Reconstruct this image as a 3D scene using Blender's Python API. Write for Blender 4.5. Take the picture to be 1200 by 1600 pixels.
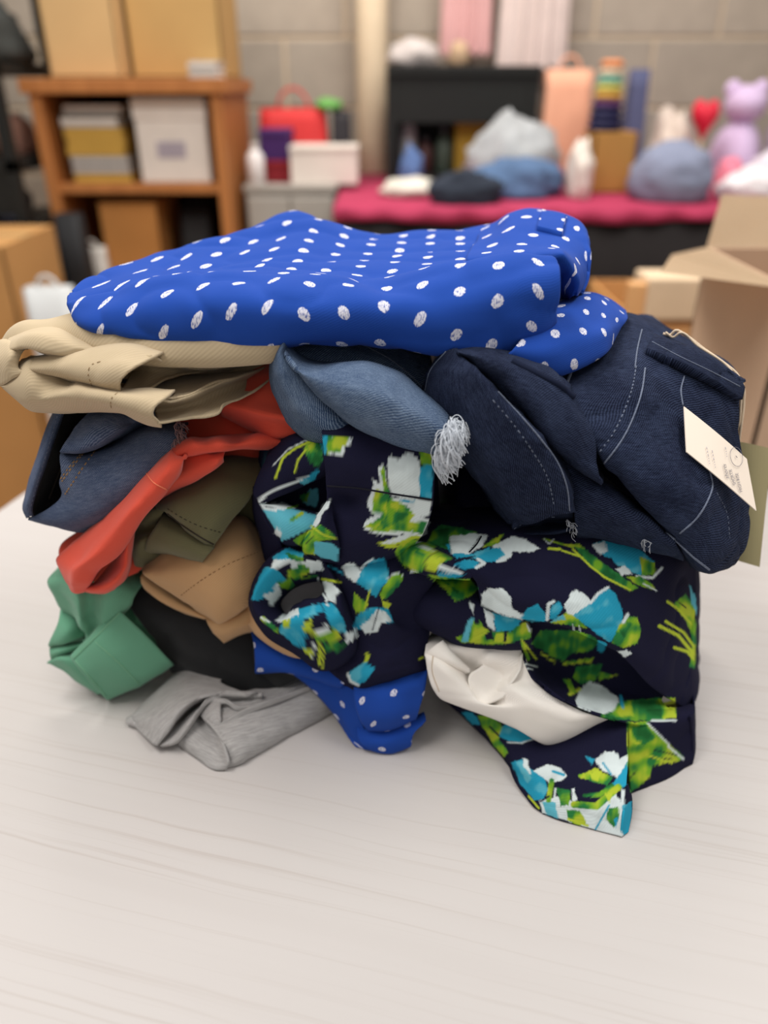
import bpy, bmesh, math, random
import numpy as np
from mathutils import Vector, Matrix, noise
from mathutils.bvhtree import BVHTree
for o in list(bpy.data.objects): bpy.data.objects.remove(o)
scene = bpy.context.scene
C = scene.collection
random.seed(4)
# ------------------------------------------------------------------ camera
CAM_H, PITCH, FPX = 0.42, math.radians(29), 1200.0
cam_d = bpy.data.cameras.new('camera'); cam = bpy.data.objects.new('camera', cam_d); C.objects.link(cam)
cam.location = (0, 0, CAM_H); cam.rotation_euler = (math.pi/2 - PITCH, 0, 0)
cam_d.sensor_fit = 'VERTICAL'; cam_d.sensor_height = 36.0; cam_d.lens = FPX/1600*36.0
cam_d.clip_start = 0.02; cam_d.clip_end = 50
cam_d.dof.use_dof = True; cam_d.dof.focus_distance = 0.47
cam_d.dof.aperture_fstop = cam_d.lens/9.0            # an opening about 9 mm across
scene.camera = cam
# ------------------------------------------------------------------ world and ceiling lamps
scene.view_settings.view_transform = 'Standard'; scene.view_settings.look = 'None'
scene.view_settings.gamma = 1; scene.view_settings.use_curve_mapping = False
scene.view_settings.exposure = 0.0
w = bpy.data.worlds.new('world'); scene.world = w; w.use_nodes = True
bg = w.node_tree.nodes['Background']; bg.inputs[0].default_value = (1.0, 0.975, 0.95, 1); bg.inputs[1].default_value = 0.5
def area(name, loc, sx, sy, power, col, rot=(0, 0, 0)):
    d = bpy.data.lights.new(name, 'AREA'); d.shape = 'RECTANGLE'; d.size = sx; d.size_y = sy; d.energy = power; d.color = col
    o = bpy.data.objects.new(name, d); o.location = loc; o.rotation_euler = rot; C.objects.link(o); return o
area('ceiling_lamp_offscreen', (-0.7, 0.35, 1.75), 0.5, 1.3, 28, (1.0, 0.965, 0.925))
area('ceiling_lamp_offscreen', (0.9, 0.5, 1.75), 0.5, 1.3, 21, (1.0, 0.975, 0.95))
area('ceiling_lamp_offscreen', (0.0, 2.0, 1.75), 1.6, 0.5, 34, (1.0, 0.95, 0.88))

# ------------------------------------------------------------------ pixel -> place
SP, CP = math.sin(PITCH), math.cos(PITCH)
def ray(px, py):
    u = (px - 600)/FPX; v = (800 - py)/FPX
    return np.array([u, CP + v*SP, -SP + v*CP])
def at(px, py, ycm):                     # point on the pixel's ray at a known distance across the table (cm)
    d = ray(px, py); return np.array([0, 0, CAM_H]) + d*(ycm/100.0/d[1])
class ZP(tuple): pass
def Z(px, py, zcm): return ZP((px, py, zcm))   # point on the pixel's ray at a known height above the table (cm)
def pt(p):
    if isinstance(p, ZP):
        d = ray(p[0], p[1]); return np.array([0, 0, CAM_H]) + d*((p[2]/100.0 - CAM_H)/d[2])
    return at(*p)
def project(V):
    d = V - np.array([0, 0, CAM_H]); ax = d[:, 1]*CP - d[:, 2]*SP; up = d[:, 1]*SP + d[:, 2]*CP
    return np.stack([600 + FPX*d[:, 0]/ax, 800 - FPX*up/ax], 1)
CAMV = Vector((0, 0, CAM_H))

# ------------------------------------------------------------------ objects
def empty(name, loc, label=None, cat=None, group=None):
    o = bpy.data.objects.new(name, None); o.empty_display_size = .05; o.location = loc; C.objects.link(o)
    tag(o, label, cat, group); return o
def tag(o, label=None, cat=None, group=None, kind=None):
    if label: o['label'] = label
    if cat: o['category'] = cat
    if group: o['group'] = group
    if kind: o['kind'] = kind
    return o
def link(name, me, mat, parent=None):
    o = bpy.data.objects.new(name, me); C.objects.link(o)
    if mat is not None: me.materials.append(mat)
    if parent is not None:
        o.parent = parent
        root = parent
        inv = Matrix.Identity(4); chain = []
        while root is not None: chain.append(root); root = root.parent
        m = Matrix.Identity(4)
        for r in reversed(chain): m = m @ r.matrix_parent_inverse @ r.matrix_basis
        o.matrix_parent_inverse = m.inverted()
    return o
def srgb(r, g, b):
    f = lambda c: (c/255/12.92 if c/255 <= .04045 else ((c/255 + .055)/1.055)**2.4)
    return (f(r), f(g), f(b), 1)

# ------------------------------------------------------------------ materials
def new_mat(name, rough=.9, sheen=0.0):
    m = bpy.data.materials.new(name); m.use_nodes = True; nt = m.node_tree; b = nt.nodes['Principled BSDF']
    b.inputs['Roughness'].default_value = rough
    b.inputs['Specular IOR Level'].default_value = .25
    if sheen: b.inputs['Sheen Weight'].default_value = sheen; b.inputs['Sheen Roughness'].default_value = .5
    return m, nt, b
def plain(name, rgb, rough=.7, var=.06, scale=20, metal=0):
    m, nt, b = new_mat(name, rough)
    n = nt.nodes.new('ShaderNodeTexNoise'); n.inputs['Scale'].default_value = scale; n.inputs['Detail'].default_value = 3
    tc = nt.nodes.new('ShaderNodeTexCoord'); nt.links.new(tc.outputs['Object'], n.inputs['Vector'])
    mx = nt.nodes.new('ShaderNodeMix'); mx.data_type = 'RGBA'; c = srgb(*rgb)
    mx.inputs[6].default_value = tuple(x*(1-var*2) for x in c[:3])+(1,); mx.inputs[7].default_value = tuple(min(1, x*(1+var*2)) for x in c[:3])+(1,)
    nt.links.new(n.outputs['Fac'], mx.inputs[0]); nt.links.new(mx.outputs[2], b.inputs['Base Color'])
    b.inputs['Metallic'].default_value = metal
    return m
def uvnode(nt): 
    n = nt.nodes.new('ShaderNodeUVMap'); n.uv_map = 'UVMap'; return n
def wave(nt, vec, scale, direction='DIAGONAL', dist=0.0):
    n = nt.nodes.new('ShaderNodeTexWave'); n.bands_direction = direction; n.inputs['Scale'].default_value = scale
    n.inputs['Distortion'].default_value = dist; n.inputs['Detail'].default_value = 1
    nt.links.new(vec, n.inputs['Vector']); return n
def noi(nt, vec, scale, detail=3, rough=.55):
    n = nt.nodes.new('ShaderNodeTexNoise'); n.inputs['Scale'].default_value = scale; n.inputs['Detail'].default_value = detail
    n.inputs['Roughness'].default_value = rough
    nt.links.new(vec, n.inputs['Vector']); return n
def mixc(nt, fac, a, b):
    n = nt.nodes.new('ShaderNodeMix'); n.data_type = 'RGBA'
    for s, v in ((0, fac), (6, a), (7, b)):
        if isinstance(v, (tuple, float, int)): n.inputs[s].default_value = v
        else: nt.links.new(v, n.inputs[s])
    return n.outputs[2]
def math_(nt, op, a, b=None, clamp=False):
    n = nt.nodes.new('ShaderNodeMath'); n.operation = op; n.use_clamp = clamp
    for i, v in enumerate((a, b)):
        if v is None: continue
        if isinstance(v, (float, int)): n.inputs[i].default_value = v
        else: nt.links.new(v, n.inputs[i])
    return n.outputs[0]
def bump(nt, b, h, strength=.3, dist=.0004):
    n = nt.nodes.new('ShaderNodeBump'); n.inputs['Strength'].default_value = strength; n.inputs['Distance'].default_value = dist
    nt.links.new(h, n.inputs['Height']); nt.links.new(n.outputs[0], b.inputs['Normal'])
def stretch(nt, vec, sx, sy):
    n = nt.nodes.new('ShaderNodeMapping'); n.inputs['Scale'].default_value = (sx, sy, 1); nt.links.new(vec, n.inputs['Vector']); return n.outputs[0]
def cotton(name, rgb, rgb2=None, twill=260, var=.35, sheen=.15, heather=False):
    m, nt, b = new_mat(name, .92, sheen); uv = uvnode(nt).outputs[0]
    n = noi(nt, uv, 22, 4)
    c = srgb(*rgb); c2 = srgb(*rgb2) if rgb2 else tuple(x*(1-var*.6) for x in c[:3])+(1,)
    col = mixc(nt, math_(nt, 'MULTIPLY', n.outputs['Fac'], .7), c, c2)
    wv = wave(nt, uv, twill)
    col = mixc(nt, math_(nt, 'MULTIPLY', wv.outputs['Fac'], .16), col, tuple(x*.45 for x in c[:3])+(1,))
    if heather:
        h = noi(nt, stretch(nt, uv, 90, 700), 1.0, 3, .7)
        f = math_(nt, 'MULTIPLY', math_(nt, 'SUBTRACT', h.outputs['Fac'], .35), 2.2, True)
        col = mixc(nt, f, tuple(x*.55 for x in c[:3])+(1,), col)
    nt.links.new(col, b.inputs['Base Color']); bump(nt, b, wv.outputs['Fac'], .25, .0003)
    return m
def denim(name, dark, light, fade=.5, twill=400, tw_amt=.6):
    m, nt, b = new_mat(name, .95, 0); b.inputs['Specular IOR Level'].default_value = .1; uv = uvnode(nt).outputs[0]
    n = noi(nt, uv, 14, 5, .62); g = noi(nt, uv, 1300, 2, .6); s = noi(nt, stretch(nt, uv, 140, 900), 1, 3, .7)
    wv = wave(nt, uv, twill, 'DIAGONAL', 2.0)
    f = math_(nt, 'MULTIPLY', math_(nt, 'SUBTRACT', n.outputs['Fac'], .42), fade*2.6, True)
    gg = math_(nt, 'MULTIPLY', math_(nt, 'SUBTRACT', g.outputs['Fac'], .42), 3.2, True)
    wp = math_(nt, 'POWER', wv.outputs['Fac'], 1.6)
    t = math_(nt, 'MULTIPLY', wp, math_(nt, 'ADD', math_(nt, 'MULTIPLY', gg, .6), .4))
    f2 = math_(nt, 'ADD', math_(nt, 'MULTIPLY', f, .8), math_(nt, 'MULTIPLY', t, tw_amt))
    f2 = math_(nt, 'ADD', f2, math_(nt, 'MULTIPLY', math_(nt, 'SUBTRACT', s.outputs['Fac'], .5), .6), True)
    nt.links.new(mixc(nt, f2, srgb(*dark), srgb(*light)), b.inputs['Base Color'])
    bump(nt, b, math_(nt, 'ADD', wv.outputs['Fac'], gg), .5, .0005)
    return m
def polka(name, rgb, off=(0, 0), rot=0.0, r0=.0027):
    m, nt, b = new_mat(name, .9, .03); b.inputs['Specular IOR Level'].default_value = .12; uv0 = uvnode(nt).outputs[0]
    mp = nt.nodes.new('ShaderNodeMapping'); mp.inputs['Location'].default_value = (off[0], off[1], 0); mp.inputs['Rotation'].default_value = (0, 0, rot)
    nt.links.new(uv0, mp.inputs['Vector']); uv = mp.outputs[0]
    sep = nt.nodes.new('ShaderNodeSeparateXYZ'); nt.links.new(uv, sep.inputs[0])
    LX, LY = .043, .0235
    def lat(dx, dy):
        xs = math_(nt, 'MULTIPLY', math_(nt, 'SUBTRACT', math_(nt, 'FRACT', math_(nt, 'ADD', math_(nt, 'DIVIDE', sep.outputs[0], LX), dx)), .5), LX)
        ys = math_(nt, 'MULTIPLY', math_(nt, 'SUBTRACT', math_(nt, 'FRACT', math_(nt, 'ADD', math_(nt, 'DIVIDE', sep.outputs[1], LY), dy)), .5), LY)
        return math_(nt, 'SQRT', math_(nt, 'ADD', math_(nt, 'MULTIPLY', xs, xs), math_(nt, 'MULTIPLY', ys, ys)))
    dmin = math_(nt, 'MINIMUM', lat(0, 0), lat(.5, .5))
    e = noi(nt, uv, 900, 2)
    r = math_(nt, 'ADD', r0, math_(nt, 'MULTIPLY', e.outputs['Fac'], .0014))
    mask = math_(nt, 'LESS_THAN', dmin, r)
    h = noi(nt, stretch(nt, uv, 1900, 420), 1, 2)
    hatch = math_(nt, 'LESS_THAN', h.outputs['Fac'], .56)
    hatch = math_(nt, 'ADD', math_(nt, 'MULTIPLY', hatch, .85), .15)
    wv = wave(nt, uv, 380)
    c = srgb(*rgb); n = noi(nt, uv, 25, 3)
    base = mixc(nt, math_(nt, 'MULTIPLY', n.outputs['Fac'], .5), c, tuple(x*.75 for x in c[:3])+(1,))
    nt.links.new(mixc(nt, math_(nt, 'MULTIPLY', mask, hatch), base, srgb(214, 214, 226)), b.inputs['Base Color'])
    bump(nt, b, wv.outputs['Fac'], .2, .0003)
    return m
def print_mat(name):
    m, nt, b = new_mat(name, .9, 0)
    b.inputs['Specular IOR Level'].default_value = .1
    a = nt.nodes.new('ShaderNodeAttribute'); a.attribute_name = 'print'
    uv = uvnode(nt).outputs[0]; wv = wave(nt, uv, 300); n = noi(nt, uv, 30, 3)
    col = mixc(nt, math_(nt, 'MULTIPLY', n.outputs['Fac'], .25), a.outputs['Color'], (0.01, 0.01, 0.02, 1))
    nt.links.new(col, b.inputs['Base Color']); bump(nt, b, wv.outputs['Fac'], .2, .0003)
    return m

# ------------------------------------------------------------------ cloth builder
def herm(P, t, s):
    k = len(P); dt = np.diff(t); D = np.diff(P, axis=0)/dt.reshape((-1,)+(1,)*(P.ndim-1))
    M = np.zeros_like(P); M[0] = D[0]; M[-1] = D[-1]
    for i in range(1, k-1): M[i] = (D[i-1]*dt[i] + D[i]*dt[i-1])/(dt[i-1]+dt[i])
    idx = np.clip(np.searchsorted(t, s, 'right')-1, 0, k-2)
    sh = (-1,)+(1,)*(P.ndim-1)
    h = dt[idx].reshape(sh); x = ((s - t[idx])/dt[idx]).reshape(sh)
    return (2*x**3-3*x**2+1)*P[idx] + (x**3-2*x**2+x)*h*M[idx] + (-2*x**3+3*x**2)*P[idx+1] + (x**3-x**2)*h*M[idx+1]
def chord(P):
    d = np.linalg.norm(np.diff(P, axis=0), axis=-1)
    if d.ndim > 1: d = d.mean(axis=1)
    return np.concatenate([[0], np.cumsum(np.maximum(d, 1e-5))])
def resample(P, n):
    t = chord(P); return herm(P, t, np.linspace(0, t[-1], n))
def grid_mesh(name, G, closed=False, flip=None):
    nv, nu = G.shape[:2]; V = G.reshape(-1, 3)
    I = np.arange(nv*nu).reshape(nv, nu)
    F = np.stack([I[:-1, :-1], I[:-1, 1:], I[1:, 1:], I[1:, :-1]], -1).reshape(-1, 4)
    if closed: F = np.concatenate([F, np.stack([I[:-1, -1], I[:-1, 0], I[1:, 0], I[1:, -1]], -1).reshape(-1, 4)])
    a = V[F[:, 0]]; nrm = np.cross(V[F[:, 2]]-a, V[F[:, 3]]-V[F[:, 1]])
    toc = np.array([0, 0, CAM_H]) - a
    if flip is None: flip = (nrm*toc).sum() < 0
    if flip: F = F[:, ::-1]
    me = bpy.data.meshes.new(name); me.from_pydata(V.tolist(), [], F.tolist())
    return me, F
OWNER = []
def sheet(name, parent, mat, rows, step=4.0, thick=.0013, wr=.0012, ws=28.0, closed=False, seed=None, paint=False, uvx=False):
    R = [np.array([pt(p) for p in r]) for r in rows]
    plen = [np.linalg.norm(np.diff(project(r), axis=0), axis=1).sum() for r in R]
    nu = int(min(260, max(10, np.median(plen)/step)))
    G = np.stack([resample(r, nu) for r in R])
    pl2 = 0
    for j in range(0, nu, max(1, nu//6)): pl2 = max(pl2, np.linalg.norm(np.diff(project(G[:, j]), axis=0), axis=1).sum())
    nv = int(min(260, max(8, pl2/step)))
    t = chord(G); G = herm(G, t, np.linspace(0, t[-1], nv))
    # normals on the grid, then soft wrinkles along them
    du = np.gradient(G, axis=1); dv = np.gradient(G, axis=0); N = np.cross(du, dv); N /= np.maximum(np.linalg.norm(N, axis=-1, keepdims=True), 1e-9)
    if wr:
        sd = seed if seed is not None else (abs(hash_(name)) % 97)
        W = np.zeros((nv, nu))
        for i in range(nv):
            for j in range(nu):
                p = G[i, j]
                W[i, j] = noise.noise((p[0]*ws+sd, p[1]*ws*.7, p[2]*ws)) + .4*noise.noise((p[0]*ws*2.3, p[1]*ws*1.6+sd, p[2]*ws*2.3))
                r_ = 1-abs(noise.noise((p[0]*ws*.8+sd*2, p[1]*ws*1.3, p[2]*ws*1.5+sd)))*2.2
                if r_ > 0: W[i, j] += .9*r_*r_
        G = G + N*(W*wr)[..., None]
    G[..., 2] = np.maximum(G[..., 2], .0006)
    me, F = grid_mesh(name, G, closed)
    u = np.concatenate([np.zeros((nv, 1)), np.cumsum(np.linalg.norm(np.diff(G, axis=1), axis=-1), 1)], 1); u -= u[:, nu//2:nu//2+1]
    v = np.concatenate([np.zeros((1, nu)), np.cumsum(np.linalg.norm(np.diff(G, axis=0), axis=-1), 0)], 0)
    if uvx: u = G[..., 0]; v = v - v[:, nu//2:nu//2+1] + v[:, nu//2:nu//2+1]
    UV = np.stack([u, v], -1).reshape(-1, 2)
    ul = me.uv_layers.new(name='UVMap'); li = np.zeros(len(me.loops), dtype=np.int32); me.loops.foreach_get('vertex_index', li)
    ul.data.foreach_set('uv', UV[li].ravel())
    me.polygons.foreach_set('use_smooth', [True]*len(me.polygons))
    if paint:
        cols = paint_print(G.reshape(-1, 3))
        at_ = me.color_attributes.new('print', 'FLOAT_COLOR', 'POINT'); at_.data.foreach_set('color', cols.ravel())
    o = link(name, me, mat, parent)
    s = o.modifiers.new('thickness', 'SOLIDIFY'); s.thickness = thick; s.offset = -1
    o_bvh = BVHTree.FromPolygons(G.reshape(-1, 3).tolist(), F.tolist()); OWNER.append((o_bvh, o))
    return o, o_bvh
def hash_(s):
    h = 7
    for c in s: h = (h*31 + ord(c)) % 100003
    return h
def hit(bvhs, px, py):
    d = Vector(ray(px, py)); d.normalize(); best = None
    for b in (bvhs if isinstance(bvhs, list) else [bvhs]):
        l, n, i, ds = b.ray_cast(CAMV, d)
        if l is not None and (best is None or ds < best[2]): best = (l, n if n.dot(d) < 0 else -n, ds)
    return best
def tube_mesh(name, paths, r, sides=5):
    V = []; F = []; UV = []
    for P in paths:
        P = [Vector(p) for p in P]; k = len(P)
        if k < 2: continue
        b0 = len(V); up = Vector((0.3, .2, 1)).normalized()
        for i, p in enumerate(P):
            t = (P[min(i+1, k-1)] - P[max(i-1, 0)])
            if t.length < 1e-9: t = Vector((1, 0, 0))
            t.normalize(); a = t.cross(up)
            if a.length < 1e-4: a = t.cross(Vector((0, 1, 0)))
            a.normalize(); b = t.cross(a)
            rr = r[i] if isinstance(r, (list, tuple)) else r
            for s in range(sides):
                an = 2*math.pi*s/sides; V.append(tuple(p + a*(math.cos(an)*rr) + b*(math.sin(an)*rr)))
        for i in range(k-1):
            for s in range(sides):
                s2 = (s+1) % sides
                F.append((b0+i*sides+s, b0+i*sides+s2, b0+(i+1)*sides+s2, b0+(i+1)*sides+s))
        F.append(tuple(b0+s for s in range(sides))[::-1]); F.append(tuple(b0+(k-1)*sides+s for s in range(sides)))
    me = bpy.data.meshes.new(name); me.from_pydata(V, [], F); me.polygons.foreach_set('use_smooth', [True]*len(me.polygons)); return me
def surf_path(bvh, pts, lift=.0002, step=3.0):
    P = np.array([(p[0], p[1], 0) for p in pts], float); L = np.linalg.norm(np.diff(P, axis=0), axis=1).sum()
    Q = resample(P, max(3, int(L/step))); out = []
    for q in Q:
        h = hit(bvh, q[0], q[1])
        if h: out.append(h[0] + h[1]*lift)
    return out
def seam(name, parent, bvh, pts, mat, r=.0007, dashed=False, lift=.0001):
    """a stitched seam or thread lying on the cloth along the pixels traced from the photograph"""
    P = surf_path(bvh, pts, lift)
    if len(P) < 2: print('seam missed', name, pts[0]); return None
    if dashed:
        Q = []; acc = 0; seg = [P[0]]
        for a, b in zip(P[:-1], P[1:]):
            L = (b-a).length; n = max(1, int(L/.0006))
            for i in range(1, n+1):
                acc += L/n; q = a.lerp(b, i/n)
                if (acc % .0036) < .0025: seg.append(q)
                else:
                    if len(seg) > 1: Q.append(seg)
                    seg = []
        if len(seg) > 1: Q.append(seg)
        paths = Q
    else: paths = [P]
    b0 = bvh[0] if isinstance(bvh, list) else bvh
    for bb, oo in OWNER:
        if bb is b0: parent = oo
    return link(name, tube_mesh(name, paths, r), mat, parent)
def patch(name, parent, bvh, quad, mat, lift=.0018, thick=.0018, n=(24, 8), bulge=0.0):
    """a raised strip of cloth (belt loop, waistband, flap) over the pixels of a four-cornered outline"""
    a, b, c, d = [np.array(q, float) for q in quad]; nu, nv = n; G = np.zeros((nv, nu, 3)); last = None
    for i in range(nv):
        for j in range(nu):
            s, t = j/(nu-1), i/(nv-1); q = (a*(1-s)+b*s)*(1-t) + (d*(1-s)+c*s)*t
            h = hit(bvh, q[0], q[1])
            if h: last = h
            if last is None: continue
            G[i, j] = last[0] + last[1]*(lift + bulge*math.sin(math.pi*s))
    me, F = grid_mesh(name, G)
    u = np.linspace(0, np.linalg.norm(G[0, -1]-G[0, 0]), nu); v = np.linspace(0, np.linalg.norm(G[-1, 0]-G[0, 0]), nv)
    UV = np.stack(np.meshgrid(u, v), -1).reshape(-1, 2); ul = me.uv_layers.new(name='UVMap'); li = np.zeros(len(me.loops), dtype=np.int32); me.loops.foreach_get('vertex_index', li)
    ul.data.foreach_set('uv', UV[li].ravel()); me.polygons.foreach_set('use_smooth', [True]*len(me.polygons))
    o = link(name, me, mat, parent); m = o.modifiers.new('thickness', 'SOLIDIFY'); m.thickness = thick+lift; m.offset = -1
    bv_ = BVHTree.FromPolygons(G.reshape(-1, 3).tolist(), F.tolist()); OWNER.append((bv_, o)); return o, bv_

def folded_layers(name, parent, mat, px0, px1, pyc, z0, z1, y0=47.5, y1=62.0, seed=1):
    """the folded cloth behind the visible edge: a soft-edged slab reaching back through the pile"""
    xa, xb = at(px0, pyc, y0)[0], at(px1, pyc, y0)[0]; Y0, Y1 = y0/100, y1/100; z0 /= 100; z1 /= 100
    n = 44; m = 16; prof = []
    hz = (z1-z0)/2; cz = (z0+z1)/2; cy = (Y0+Y1)/2; hy = (Y1-Y0)/2
    G = np.zeros((m+1, n, 3))
    for i in range(n):
        s = i/(n-1); sx = min(1.0, (min(s, 1-s)*14))**.5 if 0 < s < 1 else 0.02
        for k in range(m+1):
            a = 2*math.pi*k/m; c, d = math.cos(a), math.sin(a)
            y = cy + hy*(abs(c)**.35*(1 if c > 0 else -1))*(.93+.07*sx); z = cz + hz*(abs(d)**.5*(1 if d > 0 else -1))*sx
            w_ = noise.noise((s*9+seed, a*1.5, 3.3))*.003
            G[k, i] = (xa + (xb-xa)*s, y + w_, z + w_*.6)
    G[m] = G[0]
    G[..., 2] = np.maximum(G[..., 2], .0006)
    me, F = grid_mesh(name, G, False, None)
    UV = (np.stack([G[..., 0], G[..., 1]+G[..., 2]], -1)).reshape(-1, 2); ul = me.uv_layers.new(name='UVMap'); li = np.zeros(len(me.loops), dtype=np.int32); me.loops.foreach_get('vertex_index', li)
    ul.data.foreach_set('uv', UV[li].ravel()); me.polygons.foreach_set('use_smooth', [True]*len(me.polygons))
    bm = bmesh.new(); bm.from_mesh(me); bmesh.ops.recalc_face_normals(bm, faces=bm.faces); bm.to_mesh(me); bm.free()
    if mat == floral_m:
        at_ = me.color_attributes.new('print', 'FLOAT_COLOR', 'POINT'); cols = paint_print(G.reshape(-1, 3)); at_.data.foreach_set('color', cols.ravel())
    return link(name, me, mat, parent)
# ================================================================== the setting
FLOOR = -0.75; WALL_Y = 2.95
def bm_new(): return bmesh.new()
def add_box(bm, x0, x1, y0, y1, z0, z1, bev=0.0):
    r = bmesh.ops.create_cube(bm, size=1.0); vs = r['verts']
    for v in vs: v.co = Vector(((x0+x1)/2 + v.co.x*(x1-x0), (y0+y1)/2 + v.co.y*(y1-y0), (z0+z1)/2 + v.co.z*(z1-z0)))
    if bev:
        es = list({e for v in vs for e in v.link_edges}); bmesh.ops.bevel(bm, geom=es, offset=bev, segments=2, affect='EDGES', profile=.6)
def done(name, bm, mat, parent=None, smooth=False):
    me = bpy.data.meshes.new(name); bmesh.ops.recalc_face_normals(bm, faces=bm.faces); bm.to_mesh(me); bm.free()
    if smooth: me.polygons.foreach_set('use_smooth', [True]*len(me.polygons))
    return link(name, me, mat, parent)
def box(name, mat, x0, x1, y0, y1, z0, z1, bev=.002, parent=None):
    bm = bm_new(); add_box(bm, x0, x1, y0, y1, z0, z1, bev); return done(name, bm, mat, parent)
def PX(px, py, Y): return at(px, py, Y*100)
def ext(x0, y0, x1, y1, Y):          # what a pixel rectangle spans at distance Y: x0, x1, z_bottom, z_top in metres
    ym = (y0+y1)/2; return PX(x0, ym, Y)[0], PX(x1, ym, Y)[0], PX(x0, y1, Y)[2], PX(x0, y0, Y)[2]

wood_floor, nt, b = new_mat('tan_floor', .6)
tc = nt.nodes.new('ShaderNodeTexCoord'); n = noi(nt, stretch(nt, tc.outputs['Object'], 1, 12), 2.5, 4)
nt.links.new(mixc(nt, n.outputs['Fac'], srgb(150, 112, 70), srgb(186, 146, 98)), b.inputs['Base Color'])
tag(box('floor', wood_floor, -4, 4, -2, WALL_Y, FLOOR-.05, FLOOR, 0), 'tan floor of the stock room', None, None, 'structure')

mortar = plain('mortar', (204, 186, 162), .95, .05, 8)
wallo = box('wall_back', mortar, -4, 4, WALL_Y, WALL_Y+.1, FLOOR, 1.9, 0); tag(wallo, 'grey concrete block wall at the back of the room', None, None, 'structure')
# blocks: individual pieces where the photograph shows the wall
bmats = [plain('concrete_block_%d' % i, c, .95, .08, 14) for i, c in enumerate([(168, 157, 144), (176, 164, 150), (160, 151, 141)])]
bm = bm_new(); add_box(bm, -.196, .196, -.006, .02, -.096, .096, .004); blk = bpy.data.meshes.new('block'); bm.to_mesh(blk); bm.free()
blks = []
for bmt in bmats:
    m2 = blk.copy(); m2.materials.append(bmt); blks.append(m2)
zb0 = PX(600, 60, WALL_Y)[2]; x_off = PX(1022, 80, WALL_Y)[0]
k = 0
for r in range(-6, 9):
    for c in range(-13, 11):
        x = x_off + .2 + c*.405 + (.2025 if r % 2 else 0); z = zb0 - .1 + r*.205
        if z < FLOOR+.1 or abs(x) > 3.79 or z > 1.78: continue
        o = bpy.data.objects.new('block', blks[(r*7 + c*3) % 3]); C.objects.link(o); o.parent = wallo; o.location = (x, WALL_Y, z); k += 1

pw = plain('painted_wall', (188, 176, 160), .9, .03, 3)
tag(box('wall_left', pw, -4.1, -4, -2, WALL_Y+.1, FLOOR, 1.9, 0), 'plain painted wall at one end of the room', None, None, 'structure')
tag(box('wall_right', pw, 4, 4.1, -2, WALL_Y+.1, FLOOR, 1.9, 0), 'plain painted wall at the other end of the room', None, None, 'structure')
# ------------------------------------------------------------------ the white table the clothes lie on
tw, nt, b = new_mat('white_wood_laminate', .38)
tc = nt.nodes.new('ShaderNodeTexCoord'); ov = tc.outputs['Object']
wob = noi(nt, stretch(nt, ov, 3.0, 5.0), 1.0, 3)
comb = nt.nodes.new('ShaderNodeVectorMath'); comb.operation = 'ADD'; nt.links.new(ov, comb.inputs[0])
sc = nt.nodes.new('ShaderNodeVectorMath'); sc.operation = 'SCALE'; sc.inputs['Scale'].default_value = .02; nt.links.new(wob.outputs['Color'], sc.inputs[0]); nt.links.new(sc.outputs[0], comb.inputs[1])
g1 = noi(nt, stretch(nt, comb.outputs[0], 2.0, 260), 1.0, 4, .6); g2 = noi(nt, stretch(nt, comb.outputs[0], 1.2, 60), 1.0, 2)
f = math_(nt, 'MULTIPLY', math_(nt, 'SUBTRACT', g1.outputs['Fac'], .55), 5.0, True)
col = mixc(nt, math_(nt, 'MULTIPLY', f, .38), srgb(192, 187, 184), srgb(160, 147, 138))
col = mixc(nt, math_(nt, 'MULTIPLY', math_(nt, 'SUBTRACT', g2.outputs['Fac'], .4), .5, True), col, srgb(182, 175, 171))
nt.links.new(col, b.inputs['Base Color']); bump(nt, b, g1.outputs['Fac'], .05, .0005)
A = math.radians(-14)
tbl = empty('work_table', (0, 0, FLOOR), 'white wood-grain work table under the pile of clothes', 'table')
def tbl_part(name, x0, x1, y0, y1, z0, z1, bev, mat):
    bm = bm_new(); add_box(bm, x0, x1, y0, y1, z0, z1, bev)
    me = bpy.data.meshes.new(name); bm.to_mesh(me); bm.free(); o = link(name, me, mat)
    o.parent = tbl; o.rotation_euler = (0, 0, A); o.location = (0, 0, -FLOOR); return o
tbl_part('table_top', -.608, 1.25, -.02, 1.22, -.032, 0, .003, tw)
metal_w = plain('white_metal', (205, 205, 205), .4)
for lx in (-.55, 1.19):
    for ly in (.04, 1.16): tbl_part('leg', lx-.025, lx+.025, ly-.025, ly+.025, FLOOR, -.03, .003, metal_w)

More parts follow.
